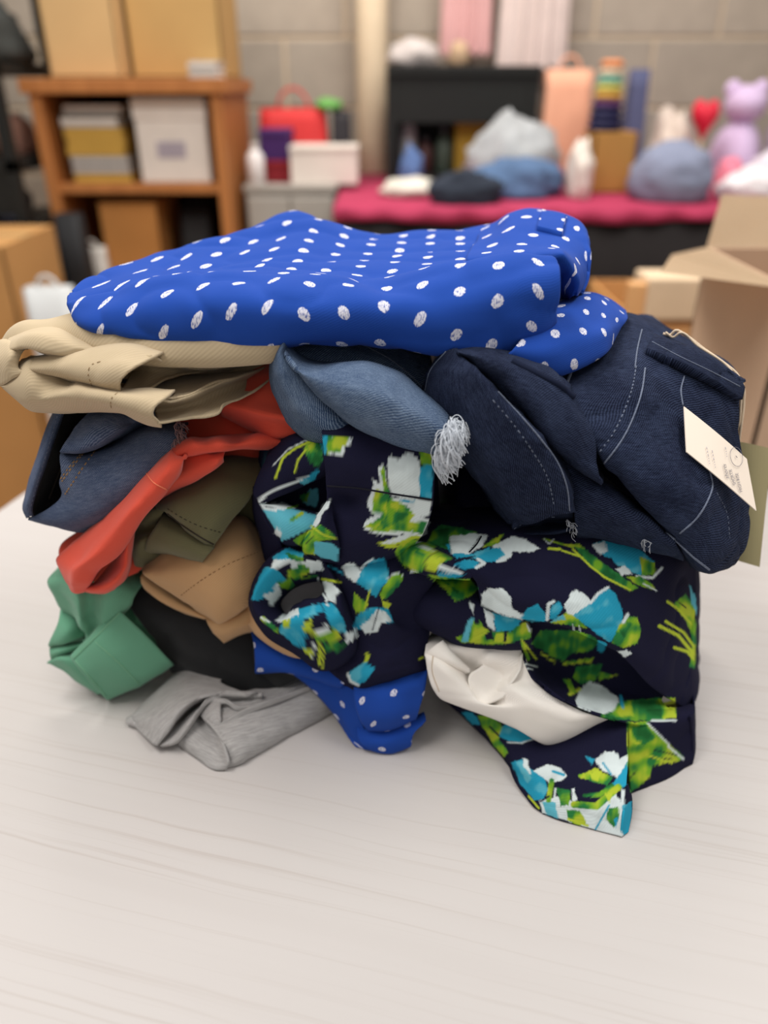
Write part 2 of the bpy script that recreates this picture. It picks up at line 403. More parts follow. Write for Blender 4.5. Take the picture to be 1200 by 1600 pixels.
# ================================================================== background furniture
mats = {}
def M(name, rgb, rough=.7, var=.05, scale=20, metal=0):
    if name not in mats: mats[name] = plain(name, rgb, rough, var, scale, metal)
    return mats[name]
def wood(name, a, b_):
    m, nt, b = new_mat(name, .5); tc = nt.nodes.new('ShaderNodeTexCoord'); n = noi(nt, stretch(nt, tc.outputs['Object'], 25, 25), 1.5, 4)
    nt.links.new(mixc(nt, n.outputs['Fac'], srgb(*a), srgb(*b_)), b.inputs['Base Color']); return m
oak = wood('orange_oak', (150, 92, 48), (196, 130, 74))
def carton(label, x0, x1, y0, y1, z0, z1, rgb, open_top=False, group=None, tape=True, flaps=None, cat='box', name='cardboard_box'):
    t = empty(name, ((x0+x1)/2, (y0+y1)/2, z0), label, cat, group)
    mat = M('card_%d_%d_%d' % rgb, rgb, .9, .05, 9)
    th = .005
    box('bottom', mat, x0, x1, y0, y1, z0, z0+th, 0, t)
    box('side', mat, x0, x0+th, y0, y1, z0, z1, .001, t); box('side', mat, x1-th, x1, y0, y1, z0, z1, .001, t)
    box('side', mat, x0, x1, y0, y0+th, z0, z1, .001, t); box('side', mat, x0, x1, y1-th, y1, z0, z1, .001, t)
    if not open_top:
        ym = (y0+y1)/2
        box('flap', mat, x0, x1, y0, ym-.001, z1, z1+.004, .001, t); box('flap', mat, x0, x1, ym+.001, y1, z1, z1+.004, .001, t)
        if tape: box('tape', M('parcel_tape', (196, 160, 110), .3), x0+.0, x1, ym-.024, ym+.024, z1+.004, z1+.0048, 0, t)
    for f in (flaps or []):
        bm = bm_new(); vs = [bm.verts.new(tuple(p)) for p in f]; bm.faces.new(vs)
        r = bmesh.ops.solidify(bm, geom=list(bm.faces), thickness=.004); done('flap', bm, M('card_pale', (204, 180, 150), .9, .04, 9), t)
    return t
# --- bookcase
BX0, BX1, _, _ = ext(78, 200, 335, 260, 2.2); BZ = PX(200, 122, 2.2)[2]; BY0, BY1 = 2.2, 2.62
bc = empty('bookcase', ((BX0+BX1)/2, 2.4, FLOOR), 'orange oak open bookcase holding papers, folders and boxes', 'bookcase')
box('side_panel', oak, BX0-.03, BX0, BY0, BY1, FLOOR, BZ-.03, .002, bc); box('side_panel', oak, BX1, BX1+.03, BY0, BY1, FLOOR, BZ-.03, .002, bc)
box('top', oak, BX0-.045, BX1+.045, BY0-.015, BY1+.005, BZ-.034, BZ, .003, bc)
box('back_panel', M('dark_panel', (52, 44, 40), .8), BX0, BX1, BY1-.012, BY1, FLOOR, BZ-.03, 0, bc)
S1 = PX(200, 288, 2.2)[2]; S2 = PX(200, 455, 2.2)[2]
box('shelf', oak, BX0, BX1, BY0+.01, BY1-.012, S1-.024, S1, .002, bc); box('shelf', oak, BX0, BX1, BY0+.01, BY1-.012, S2-.024, S2, .002, bc); box('shelf', oak, BX0, BX1, BY0+.01, BY1-.012, FLOOR+.05, FLOOR+.074, .002, bc)
x0, x1, z0, z1 = ext(78, 0, 190, 122, 2.28)
carton('plain tan carton on the bookcase top, its front flat and clean', x0, x1, 2.24, 2.55, BZ+.0005, BZ+.36, (206, 170, 120))
x0, x1, z0, z1 = ext(200, 0, 345, 118, 2.3)
carton('golden brown carton on the bookcase top beside the white papers', x0, x1, 2.3, 2.58, BZ+.0005, BZ+.33, (186, 150, 96))
def papers(name, label, cat, x0, x1, y0, y1, z, n, th, mats_, jitter=.006, group=None):
    t = empty(name, ((x0+x1)/2, (y0+y1)/2, z), label, cat, group)
    for i in range(n):
        j = random.uniform(-jitter, jitter); box('sheet', mats_[i % len(mats_)], x0+j, x1+j, y0+j, y1+j, z+i*th, z+(i+1)*th-.0004, .0006, t)
    return t
WH = M('white_paper', (226, 216, 206)); WH2 = M('grey_paper', (190, 184, 178)); YL = M('yellow_card', (200, 160, 76)); GY = M('grey_card', (120, 116, 108))
x0, x1, _, _ = ext(300, 88, 378, 112, 2.22)
papers('paper_stack', 'loose stack of white papers on the corner of the bookcase top', 'papers', x0, BX1+.03, 2.19, 2.295, BZ+.0005, 6, .006, [WH, WH2])
x0, x1, _, _ = ext(108, 200, 200, 288, 2.25)
for i in range(6):
    z = S1+.0005+i*.022; j = random.uniform(-.006, .006); xa, xb = x0+j, x1+j
    t = empty('ledger_book', ((x0+x1)/2, 2.35, z), ['mustard yellow folder at the very bottom of the bookcase stack', 'dull grey folder resting on the bottom yellow folder', 'dull grey folder just under the three upper yellow folders', 'yellow folder resting directly on the grey folders', 'yellow folder between two other yellow folders in the stack', 'topmost yellow folder of the stack under the white paper bundle'][i], 'folder', 'folders stacked in the bookcase')
    box('cover', YL if i in (0, 3, 4, 5) else GY, xa, xb, 2.24, 2.5, z+.0195, z+.0215, .0006, t); box('cover', YL if i in (0, 3, 4, 5) else GY, xa, xb, 2.24, 2.5, z, z+.002, .0006, t)
    box('pages', WH2 if i in (1, 2) else YL, xa+.003, xb-.003, 2.243, 2.497, z+.002, z+.0195, .001, t)
papers('paper_stack', 'white paper bundle on top of the yellow folders in the bookcase', 'papers', x0, x1-.01, 2.25, 2.48, S1+.1335, 5, .01, [WH2, WH, GY])
x0, x1, _, zt = ext(215, 152, 325, 288, 2.24)
t = empty('storage_box', ((x0+x1)/2, 2.35, S1), 'white lidded storage box filling the bookcase shelf beside the folders', 'box')
box('body', WH, x0, x1, 2.235, 2.52, S1+.0005, zt-.05, .004, t); box('lid', WH, x0-.003, x1+.003, 2.231, 2.524, zt-.05, zt, .003, t); box('label', M('label_grey', (170, 160, 170)), x0+.05, x1-.06, 2.2335, 2.236, S1+.06, S1+.1, 0, t)
x0, x1, _, zt = ext(165, 318, 255, 455, 2.26)
carton('orange brown carton low in the bookcase under the folders', x0, x1, 2.25, 2.5, S2+.0005, zt, (186, 128, 70))
# lumpy cloth, bags and bundles
def blob(name, label, cat, c, s, mat, amp=.25, freq=3.0, seed=0, group=None, flat=True, parent=None, seg=28):
    bm = bm_new(); bmesh.ops.create_uvsphere(bm, u_segments=seg, v_segments=seg//2, radius=1)
    for v in bm.verts:
        n = noise.noise(v.co*freq*.5 + Vector((seed*3.1, seed, 0))) + .5*noise.noise(v.co*freq + Vector((seed, 0, 7)))
        if parent is None: n += .9*max(0, 1-3*abs(noise.noise(Vector((v.co.x*1.5, v.co.y*1.5, v.co.z*3.2)) + Vector((seed*2.3, 3, seed)))))**2
        v.co = v.co*(1 + amp*n)
        if flat and v.co.z < -.5: v.co.z = -.5
    if parent is None:                   # scaled back so that the lumpy outline fills exactly the size asked for
        lo = [min(v.co[k] for v in bm.verts) for k in range(3)]; hi = [max(v.co[k] for v in bm.verts) for k in range(3)]
        for v in bm.verts:
            v.co = Vector([(2*(v.co[k]-lo[k])/(hi[k]-lo[k])-1) if k < 2 or not flat else -.5+1.5*(v.co[k]-lo[k])/(hi[k]-lo[k]) for k in range(3)])
    for v in bm.verts: v.co = Vector((c[0] + v.co.x*s[0], c[1] + v.co.y*s[1], c[2] + (v.co.z+.5)*s[2] if flat else c[2] + v.co.z*s[2]))
    o = done(name, bm, mat, parent, True)
    if parent is None: tag(o, label, cat, group)
    return o
def tote(name, label, cat, x0, x1, y0, y1, z0, z1, rgb, group=None, handle=True):
    t = empty(name, ((x0+x1)/2, (y0+y1)/2, z0), label, cat, group); mat = M('bag_%d_%d_%d' % rgb, rgb, .6)
    bm = bm_new(); add_box(bm, x0, x1, y0, y1, z0, z1, .0); bmesh.ops.subdivide_edges(bm, edges=list(bm.edges), cuts=5, use_grid_fill=True)
    for v in bm.verts:
        f = (v.co.z-z0)/(z1-z0); cx = (x0+x1)/2; cy = (y0+y1)/2
        v.co.y = cy + (v.co.y-cy)*(1-.55*f); v.co.x = cx + (v.co.x-cx)*(1-.1*f); v.co += Vector((0, 1, 0))*.006*noise.noise(v.co*20)
    done('body', bm, mat, t, True)
    if handle:
        cy = (y0+y1)/2; cx = (x0+x1)/2; wd = (x1-x0)*.22
        pts = [(cx+wd*math.cos(a), cy-.004, z1-.006+(x1-x0)*.28*math.sin(a)) for a in np.linspace(0, math.pi, 13)]
        link('handle', tube_mesh('handle', [pts], .004, 6), mat, t)
    return t
x0, x1, _, zt = ext(128, 385, 172, 455, 2.23)
tote('carrier_bag', 'crumpled white carrier bag beside the orange carton low in the bookcase', 'bag', x0, x1, 2.205, 2.245, S2+.0005, zt, (220, 214, 206))
x0, x1, _, zt = ext(280, 310, 330, 455, 2.28)
tote('black_bag', 'black bag at the end of the low bookcase shelf', 'bag', x0, x1, 2.27, 2.45, S2+.0005, zt-.03, (34, 32, 32))
# --- black wire rack at the far left
RX0, RX1 = ext(-170, 200, 44, 260, 2.1)[0], BX0-.055
rk = empty('storage_rack', ((RX0+RX1)/2, 2.3, FLOOR), 'black metal storage rack crowded with clutter beside the bookcase', 'shelf')
blk_m = M('black_metal', (30, 31, 30), .5)
for xx in (RX0, RX1-.03):
    for yy in (2.1, 2.47): box('post', blk_m, xx, xx+.03, yy, yy+.03, FLOOR, .75, .002, rk)
rz = [PX(30, 250, 2.1)[2], PX(30, 355, 2.1)[2], PX(30, 95, 2.1)[2]]
for z in rz: box('shelf', blk_m, RX0, RX1, 2.1, 2.5, z-.03, z, .002, rk)
box('front_panel', blk_m, RX0+.03, RX1-.03, 2.105, 2.115, rz[0]-.13, rz[0]-.02, .002, rk)
for i, (a, bb, h, rgb, lab) in enumerate([(-110, -22, .11, (92, 86, 80), 'grey brown cloth bundle on the rack'), (-18, 20, .1, (176, 140, 120), 'peach cloth bundle on the rack beside the bookcase'), (22, 42, .1, (196, 150, 132), 'small pink cloth bundle squeezed against the rack post')]):
    xa, xb, _, _ = ext(a, 210, bb, 250, 2.27); blob('cloth_bundle', lab, 'cloth', ((xa+xb)/2, 2.27, rz[0]), ((xb-xa)/2, .12, h/1.5), M('bundle_%d' % i, rgb, .9), .2, 3, i+1)
for i, (a, bb, h, rgb, lab) in enumerate([(-60, 10, .07, (150, 150, 156), 'pale grey folded cloth on the low rack shelf'), (12, 40, .09, (112, 116, 136), 'slate blue folded cloth on the low rack shelf')]):
    xa, xb, _, _ = ext(a, 330, bb, 355, 2.26); blob('folded_cloth', lab, 'cloth', ((xa+xb)/2, 2.26, rz[1]), ((xb-xa)/2, .12, h/1.5), M('fold_%d' % i, rgb, .9), .15, 3, i+5)
xa, xb, _, _ = ext(-80, 30, 44, 95, 2.28); 
for i, (a, bb, h, rgb, lab) in enumerate([(-70, 45, .15, (60, 62, 60), 'dark bundle high on the rack')]):
    blob('cloth_bundle', lab, 'cloth', ((xa+xb)/2, 2.28, rz[2]), ((xb-xa)/2, .14, h/1.5), M('bundle_h', rgb, .9), .2, 3, 9)
x0, x1, _, zt = ext(-60, 370, 58, 480, 1.9)
carton('tan carton standing on the floor in front of the black rack', x0, x1, 1.75, 2.05, FLOOR, zt, (190, 142, 88))
x0, x1, _, zt = ext(66, 345, 108, 430, 2.0)
tote('black_bag', 'tall black bag standing on the floor beside the bookcase', 'bag', x0, x1, 2.065, 2.18, FLOOR, zt, (32, 32, 34), handle=False)
x0, x1, _, zt = ext(62, 440, 135, 540, 1.75)
tote('carrier_bag', 'pale grey carrier bag on the floor in front of the bookcase', 'bag', x0, x1, 1.66, 1.74, FLOOR, zt, (206, 208, 208))
# --- grey cabinet with toys and boxes
x0, x1, zb, GZ = ext(345, 290, 535, 380, 2.3); x0 = BX1+.055; x1 -= .02
t = empty('metal_cabinet', ((x0+x1)/2, 2.5, FLOOR), 'low grey metal cabinet between the bookcase and the red clothed table', 'cabinet'); gm = M('cabinet_grey', (168, 162, 154), .5)
box('body', gm, x0, x1, 2.3, 2.72, FLOOR, GZ-.015, .004, t); box('top', gm, x0-.006, x1+.006, 2.292, 2.725, GZ-.015, GZ, .003, t)
for i in range(2):
    xm = (x0+x1)/2; xa, xb = (x0+.006, xm-.003) if i == 0 else (xm+.003, x1-.006)
    d = box('door', gm, xa, xb, 2.288, 2.3, FLOOR+.06, GZ-.03, .003, t); box('handle', M('chrome', (150, 150, 150), .3, metal=1), (xb-.03 if i == 0 else xa+.018), (xb-.018 if i == 0 else xa+.03), 2.272, 2.289, GZ-.25, GZ-.15, .003, d)
def bottle(name, label, cx, cy, z0, h, r, rgb, cap=(220, 215, 210)):
    t = empty(name, (cx, cy, z0), label, 'bottle')
    prof = [(r*.9, 0), (r, .02*h), (r, .68*h), (r*.6, .8*h), (r*.38, .84*h), (r*.38, .9*h)]
    bm = bm_new(); seg = 20; rings = [[bm.verts.new((cx+q*math.cos(2*math.pi*i/seg), cy+q*math.sin(2*math.pi*i/seg), z0+zz)) for i in range(seg)] for q, zz in prof]
    for a, bq in zip(rings[:-1], rings[1:]):
        for i in range(seg): bm.faces.new((a[i], a[(i+1) % seg], bq[(i+1) % seg], bq[i]))
    bm.faces.new(rings[0][::-1]); bm.faces.new(rings[-1]); done('body', bm, M('bottle_%d_%d_%d' % rgb, rgb, .35), t, True)
    bm = bm_new(); bmesh.ops.create_cone(bm, cap_ends=True, segments=16, radius1=r*.45, radius2=r*.42, depth=.12*h); bmesh.ops.translate(bm, verts=bm.verts, vec=(cx, cy, z0+.94*h)); done('cap', bm, M('cap_%d_%d_%d' % cap, cap, .4), t)
    return t
x0, x1, _, zt = ext(350, 222, 385, 288, 2.36); bottle('spray_bottle', 'white plastic bottle standing on the grey cabinet beside the bookcase', BX1+.085, 2.322, GZ+.0005, zt-GZ, .024, (226, 220, 218))
x0, x1, _, zt = ext(405, 258, 458, 288, 2.36); z1 = zt
t = empty('red_carton', ((x0+x1)/2, 2.42, GZ), 'small dark red carton under the purple carton on the cabinet', 'box'); box('body', M('darkred', (126, 28, 36)), x0, x1, 2.36, 2.5, GZ+.0005, z1, .003, t); box('lid', M('darkred2', (142, 34, 40)), x0-.002, x1+.002, 2.357, 2.503, z1, z1+.01, .002, t)
x0, x1, _, zt = ext(405, 203, 452, 260, 2.36)
t = empty('purple_carton', ((x0+x1)/2, 2.42, z1+.01), 'deep purple carton stacked on the dark red carton', 'box'); box('body', M('purple', (62, 32, 88)), x0, x1, 2.365, 2.49, z1+.0105, zt-.012, .003, t); box('lid', M('purple2', (72, 40, 98)), x0-.002, x1+.002, 2.362, 2.493, zt-.012, zt, .002, t)
x0, x1, _, zt = ext(455, 228, 570, 288, 2.34)
t = empty('white_carton', ((x0+x1)/2, 2.4, GZ), 'wide white carton at the end of the grey cabinet', 'box'); box('body', WH, x0, x1-.02, 2.32, 2.44, GZ+.0005, zt-.012, .003, t); box('lid', WH, x0-.002, x1-.018, 2.317, 2.443, zt-.012, zt, .002, t)
x0, x1, _, zt = ext(405, 170, 515, 288, 2.56); tote('toy_bag', 'bright red toy bag standing behind the purple carton', 'bag', x0, x1, 2.52, 2.66, GZ+.0005, zt, (204, 52, 52))
x0, x1, _, zt = ext(520, 172, 550, 288, 2.6); tote('black_bag', 'narrow black bag behind the white carton on the cabinet', 'bag', x0, x1, 2.52, 2.66, GZ+.0005, zt, (40, 36, 40), handle=False)
x0, x1, zb, zt = ext(492, 152, 536, 170, 2.59); blob('green_toy', 'soft green toy lying on top of the red toy bag', 'toy', ((x0+x1)/2, 2.59, zb-.004), ((x1-x0)/2, .06, (zt-zb)*.75), M('toy_green', (104, 160, 84)), .2, 3, 3)
# --- cream pipe on the wall
x0, x1, _, _ = ext(556, 100, 606, 200, 2.8)
bm = bm_new(); bmesh.ops.create_cone(bm, cap_ends=True, segments=24, radius1=(x1-x0)/2, radius2=(x1-x0)/2, depth=1.9-FLOOR); bmesh.ops.translate(bm, verts=bm.verts, vec=((x0+x1)/2, 2.85, (1.9+FLOOR)/2))
pipe = empty('wall_pipe', ((x0+x1)/2, 2.85, FLOOR), 'cream painted vertical pipe against the block wall', 'pipe'); done('pipe', bm, M('cream_paint', (226, 206, 176), .5), pipe, True)
for z in (.2, .9, -.4): box('bracket', M('cream_paint2', (206, 190, 162), .5), x0-.012, x1+.012, 2.85, 2.949, z, z+.03, .003, pipe)
# --- table with the red cloth
TZ = PX(600, 322, 2.0)[2]; x0, _, _, _ = ext(528, 340, 600, 360, 2.0); x1 = PX(1350, 340, 2.0)[0]
t = empty('folding_table', ((x0+x1)/2, 2.4, FLOOR), 'long folding table under the dark red cloth at the back wall', 'table')
box('table_top', M('dark_top', (60, 56, 54)), x0+.01, x1-.01, 2.01, 2.78, TZ-.04, TZ-.004, .003, t)
for xx in (x0+.13, x1-.1):
    for yy in (2.07, 2.7): box('leg', M('leg_cream', (176, 160, 140), .5), xx-.016, xx+.016, yy-.016, yy+.016, FLOOR, TZ-.04, .002, t)
# cloth: top, and a wavy drop along the front
bm = bm_new(); rows_ = []; n = 90
prof = [(2.8, 0.0), (2.4, 0.0), (2.02, 0.0), (1.995, -.006), (1.99, -.02), (1.988, -.035)]
for (yy, dz) in prof:
    rows_.append([bm.verts.new((x0-.01 + (x1-x0+.02)*i/n, yy + (.006*math.sin(i*.9)+.004*math.sin(i*.37))*(1 if dz < -.01 else 0), TZ+dz + (.004*math.sin(i*.23) if dz < -.03 else 0))) for i in range(n+1)])
for a, bq in zip(rows_[:-1], rows_[1:]):
    for i in range(n): bm.faces.new((a[i], a[i+1], bq[i+1], bq[i]))
o = done('tablecloth', bm, M('maroon_cloth', (168, 52, 84), .8, .08, 12), None, True); tag(o, 'dark red cloth draped over the long folding table', 'tablecloth'); s = o.modifiers.new('thickness', 'SOLIDIFY'); s.thickness = .003; s.offset = -1
# black skirt
bm = bm_new(); rows_ = []
for zz in np.linspace(TZ-.032, FLOOR+.02, 6): rows_.append([bm.verts.new((x0+.01 + (x1-x0-.02)*i/n, 2.006 + .008*math.sin(i*1.3)*(TZ-zz), zz)) for i in range(n+1)])
for a, bq in zip(rows_[:-1], rows_[1:]):
    for i in range(n): bm.faces.new((a[i], a[i+1], bq[i+1], bq[i]))
o = done('table_skirt', bm, M('black_skirt', (44, 40, 40), .8), None, True); tag(o, 'black cloth skirt hanging below the dark red tablecloth', 'table skirt'); s = o.modifiers.new('thickness', 'SOLIDIFY'); s.thickness = .002; s.offset = 1
# --- black open shelf unit standing on that table
x0, x1, _, zt = ext(604, 112, 838, 285, 2.5); zb = TZ+.001
t = empty('display_shelf', ((x0+x1)/2, 2.6, zb), 'black open display shelf standing on the red clothed table', 'shelf')
box('side_panel', blk_m, x0, x0+.03, 2.5, 2.75, zb, zt, .002, t); box('side_panel', blk_m, x1-.03, x1, 2.5, 2.75, zb, zt, .002, t)
box('top', blk_m, x0, x1, 2.49, 2.75, zt-.01, zt+.015, .002, t); box('header', blk_m, x0+.03, x1-.03, 2.5, 2.515, zt-.13, zt-.01, .002, t); box('back_panel', blk_m, x0, x1, 2.735, 2.75, zb, zt, 0, t); box('shelf', blk_m, x0+.03, x1-.03, 2.51, 2.735, zb+.002, zb+.02, .002, t)
for i, (a, bb, yt, rgb, lab, cat, kind) in enumerate([
    (623, 650, 172, (186, 186, 184), 'pale grey bottle inside the black display shelf', 'bottle', 'b'), (652, 676, 215, (90, 60, 58), 'small brown bottle inside the black display shelf', 'bottle', 'b'),
    (680, 706, 200, (84, 96, 84), 'grey green bottle inside the black display shelf', 'bottle', 'b'), (708, 764, 185, (176, 142, 56), 'mustard yellow carton inside the black display shelf', 'box', 'c')]):
    xa, xb, _, z2 = ext(a, yt, bb, 285, 2.6)
    if kind == 'b': bottle('bottle', lab, (xa+xb)/2, 2.6, zb+.0205, z2-zb-.02, (xb-xa)/2, rgb, (90, 90, 92))
    else: carton(lab, xa, xb, 2.56, 2.66, zb+.0205, z2, rgb)
xa, xb, _, z2 = ext(622, 215, 662, 285, 2.45); blob('blue_bundle', 'blue and white cloth bundle in front of the black display shelf', 'cloth', ((xa+xb)/2, 2.44, TZ), ((xb-xa)/2, .05, (z2-TZ)*.6), M('bundle_blue', (88, 112, 158), .9), .2, 3, 21)
xa, xb, _, z2 = ext(590, 272, 690, 310, 2.2); blob('white_cloth', 'flat white cloth lying on the red tablecloth', 'cloth', ((xa+xb)/2, 2.22, TZ), ((xb-xa)/2, .1, .03), M('cloth_white', (214, 208, 196), .9), .15, 3, 22)
# grey cloth heap, jeans, etc. on the table
def heap(name, label, a, yt, bb, yb, Y, dep, rgb, seed, cat='cloth', amp=.18, group=None):
    xa, xb, zb_, z2 = ext(a, yt, bb, yb, Y)
    return blob(name, label, cat, ((xa+xb)/2, Y, TZ), ((xb-xa)/2, dep, max(.02, (z2-TZ))/1.5), M('heap_%d_%d_%d' % rgb, rgb, .9, .1, 30), amp, 3.4, seed, group, seg=40)
heap('cloth_heap', 'tall heap of light grey clothes on the red tablecloth', 725, 168, 880, 300, 2.38, .10, (166, 168, 170), 31)
heap('jeans_heap', 'crumpled blue jeans lying in front of the grey clothes heap', 725, 244, 884, 310, 2.19, .095, (84, 108, 142), 32, 'jeans')
heap('jeans_heap', 'near black folded jeans beside the crumpled blue jeans', 668, 262, 790, 318, 2.055, .046, (46, 52, 64), 33, 'jeans')
heap('jeans_heap', 'folded slate blue jeans stacked near the red heart', 985, 215, 1112, 312, 2.13, .11, (130, 136, 158), 34, 'jeans', .1)
heap('cloth_heap', 'low heap of white clothes at the end of the red tablecloth', 1118, 255, 1235, 318, 2.1, .08, (228, 220, 222), 35)
heap('cloth_heap', 'white clothes piled below the lilac plush toy', 1163, 232, 1270, 318, 2.25, .075, (222, 214, 224), 36)
heap('cloth_heap', 'small rose pink cloth heap between the white clothes and the jeans', 1117, 243, 1162, 318, 2.25, .06, (226, 130, 150), 37)
heap('cloth_heap', 'cream bundle between the grey heap and the peach panel', 886, 212, 926, 318, 2.175, .07, (216, 206, 196), 38)
heap('toy_heap', 'pale mixed soft toys behind the slate blue jeans', 1012, 165, 1084, 318, 2.485, .1, (206, 190, 178), 39, 'toys', .25)
# peach panel bag
xa, xb, _, z2 = ext(845, 108, 920, 318, 2.5); tote('gift_bag', 'peach coloured gift bag standing on the red clothed table', 'bag', xa, xb, 2.48, 2.58, TZ+.0005, z2, (230, 168, 138))
# rainbow stacking toy on a wooden box
xa, xb, _, z2 = ext(918, 208, 982, 318, 2.3); carton('small brown wooden looking carton under the stacking toy', xa, xb, 2.25, 2.38, TZ+.0005, z2, (176, 130, 70), tape=False)
xa, xb, _, z3 = ext(922, 92, 978, 208, 2.32); cx = (xa+xb)/2; hh = (z3-z2-.006)
tt = empty('stacking_toy', (cx, 2.32, z2), 'rainbow stacking ring toy with a navy base on a small carton', 'toy')
cols = [(38, 38, 74), (38, 38, 74), (38, 38, 74), (88, 50, 96), (206, 156, 70), (196, 190, 96), (120, 180, 160), (226, 200, 170), (220, 140, 90)]
for i, cc in enumerate(cols):
    bm = bm_new(); rr = (xb-xa)/2*(1 - .045*i); bmesh.ops.create_cone(bm, cap_ends=True, segments=24, radius1=rr, radius2=rr, depth=hh/9-.001)
    bmesh.ops.bevel(bm, geom=[e for e in bm.edges if len(e.link_faces) == 2 and e.calc_face_angle() > 1], offset=hh/30, segments=2, affect='EDGES')
    bmesh.ops.translate(bm, verts=bm.verts, vec=(cx, 2.315, z2+.0045 + hh/9*(i+.5))); done('ring', bm, M('ring_%d_%d_%d' % cc, cc, .5), tt, True)
xa, xb, _, z4 = ext(975, 108, 1003, 318, 2.55); tote('navy_bag', 'slim slate navy bag behind the stacking toy', 'bag', xa, xb, 2.52, 2.62, TZ+.0005, z4, (84, 88, 120), handle=False)
# red heart on a stick
xa, xb, z0, z1 = ext(1078, 152, 1122, 232, 2.35); cx = (xa+xb)/2; R_ = (xb-xa)/2
ht = empty('heart_pick', (cx, 2.35, TZ), 'glossy red heart on a stick rising above the white clothes', 'decoration')
bm = bm_new(); N_ = 40; outl = []
for i in range(N_):
    a = 2*math.pi*i/N_; hx = 16*math.sin(a)**3/16; hz = (13*math.cos(a)-5*math.cos(2*a)-2*math.cos(3*a)-math.cos(4*a))/16; outl.append((hx, hz))
zc = (z0+z1)/2; layers = []
for (k_, yy) in ((.05, -.03), (.7, -.024), (1, 0), (.7, .024), (.05, .03)): layers.append([bm.verts.new((cx+x_*R_*k_, 2.35+yy, zc+.014+z_*R_*1.55*k_)) for x_, z_ in outl])
for a, bq in zip(layers[:-1], layers[1:]):
    for i in range(N_): bm.faces.new((a[i], a[(i+1) % N_], bq[(i+1) % N_], bq[i]))
bm.faces.new(layers[0][::-1]); bm.faces.new(layers[-1]); done('heart', bm, M('heart_red', (214, 40, 62), .3), ht, True)
link('stick', tube_mesh('stick', [[(cx, 2.35, TZ), (cx, 2.35, zc-.02)]], .004, 8), M('stick', (210, 190, 160)), ht)
# lilac plush
xa, xb, zb_, z1 = ext(1122, 132, 1195, 238, 2.42); cx = (xa+xb)/2
pl = empty('plush_toy', (cx, 2.42, TZ), 'lilac plush toy sitting behind the white clothes', 'toy'); lil = M('lilac', (206, 182, 214), .95)
blob('body', None, None, (cx, 2.42, TZ), ((xb-xa)*.5, .09, (z1-TZ)*.46), lil, .06, 3, 2, parent=pl); blob('head', None, None, (cx, 2.41, z1-(xb-xa)*.36), ((xb-xa)*.42, .07, (xb-xa)*.36), lil, .04, 3, 3, flat=False, parent=pl)
for sg in (-1, 1): blob('ear', None, None, (cx+sg*(xb-xa)*.3, 2.42, z1-.012), (.022, .018, .024), lil, .03, 3, 4, flat=False, parent=pl)
heap('cloth_heap', 'lavender soft bundle at the end of the red clothed table', 1190, 160, 1270, 318, 2.5, .1, (196, 176, 206), 41)
# folded items on top of the black shelf and garments hanging on the wall
xa, xb, _, z2 = ext(604, 75, 690, 112, 2.6); blob('folded_cloth', 'pale folded cloth on top of the black display shelf', 'cloth', ((xa+xb)/2, 2.62, zt+.015), ((xb-xa)/2, .09, .05), M('cloth_pale', (196, 186, 182), .9), .15, 3, 44)
xa, xb, _, z2 = ext(700, 80, 735, 112, 2.6); blob('folded_cloth', 'tan folded cloth on the black shelf under the pink garment', 'cloth', ((xa+xb)/2, 2.62, zt+.015), ((xb-xa)/2, .07, .045), M('cloth_tan', (190, 160, 130), .9), .15, 3, 45)
def hung(name, label, a, bb, yb, Y, rgb, seed):
    xa, xb, zb_, _ = ext(a, 0, bb, yb, Y); ztop = .95; cx = (xa+xb)/2; hw = (xb-xa)/2
    t = empty(name, (cx, Y, zb_), label, 'garment', 'garments hanging on the back wall'); bm = bm_new(); nu_, nv_ = 40, 36
    g = []
    for s_ in (-1, 1):
        gg = []
        for i in range(nv_+1):
            f_ = i/nv_; wd = hw*(1 - .12*f_) if f_ < .8 else hw*(.9 - 2.6*(f_-.8)); 
            gg.append([bm.verts.new((cx + wd*(2*j/nu_-1), Y + s_*(.022 + .012*math.sin(j*.9+seed) * (1-f_))*math.sin(math.pi*min(1, max(0.02, j/nu_)))**.5 + .008*math.sin(j*1.7+seed)*(1-f_), zb_ + (ztop-zb_)*f_ + .006*math.sin(j*.8+seed)*(1-f_))) for j in range(nu_+1)])
        g.append(gg)
    for gg in g:
        for i in range(nv_):
            for j in range(nu_): bm.faces.new((gg[i][j], gg[i][j+1], gg[i+1][j+1], gg[i+1][j]))
    bmesh.ops.remove_doubles(bm, verts=bm.verts, dist=.003)
    done('cloth', bm, M('hung_%d_%d_%d' % rgb, rgb, .9, .08, 10), t, True)
    link('hanger', tube_mesh('hanger', [[(cx-hw*.35, Y, ztop-.03), (cx, Y, ztop+.04), (cx+hw*.35, Y, ztop-.03)], [(cx, Y, ztop+.04), (cx, Y, ztop+.1), (cx, 2.945, ztop+.12)]], .004, 6), M('hanger_grey', (120, 120, 120), .4), t); return t
hung('hanging_top', 'pale pink top hanging on the block wall above the black shelf', 688, 769, 85, 2.84, (222, 176, 174), 1)
hung('hanging_top', 'off white and pink top hanging beside the pale pink top', 778, 890, 105, 2.84, (222, 204, 198), 2)
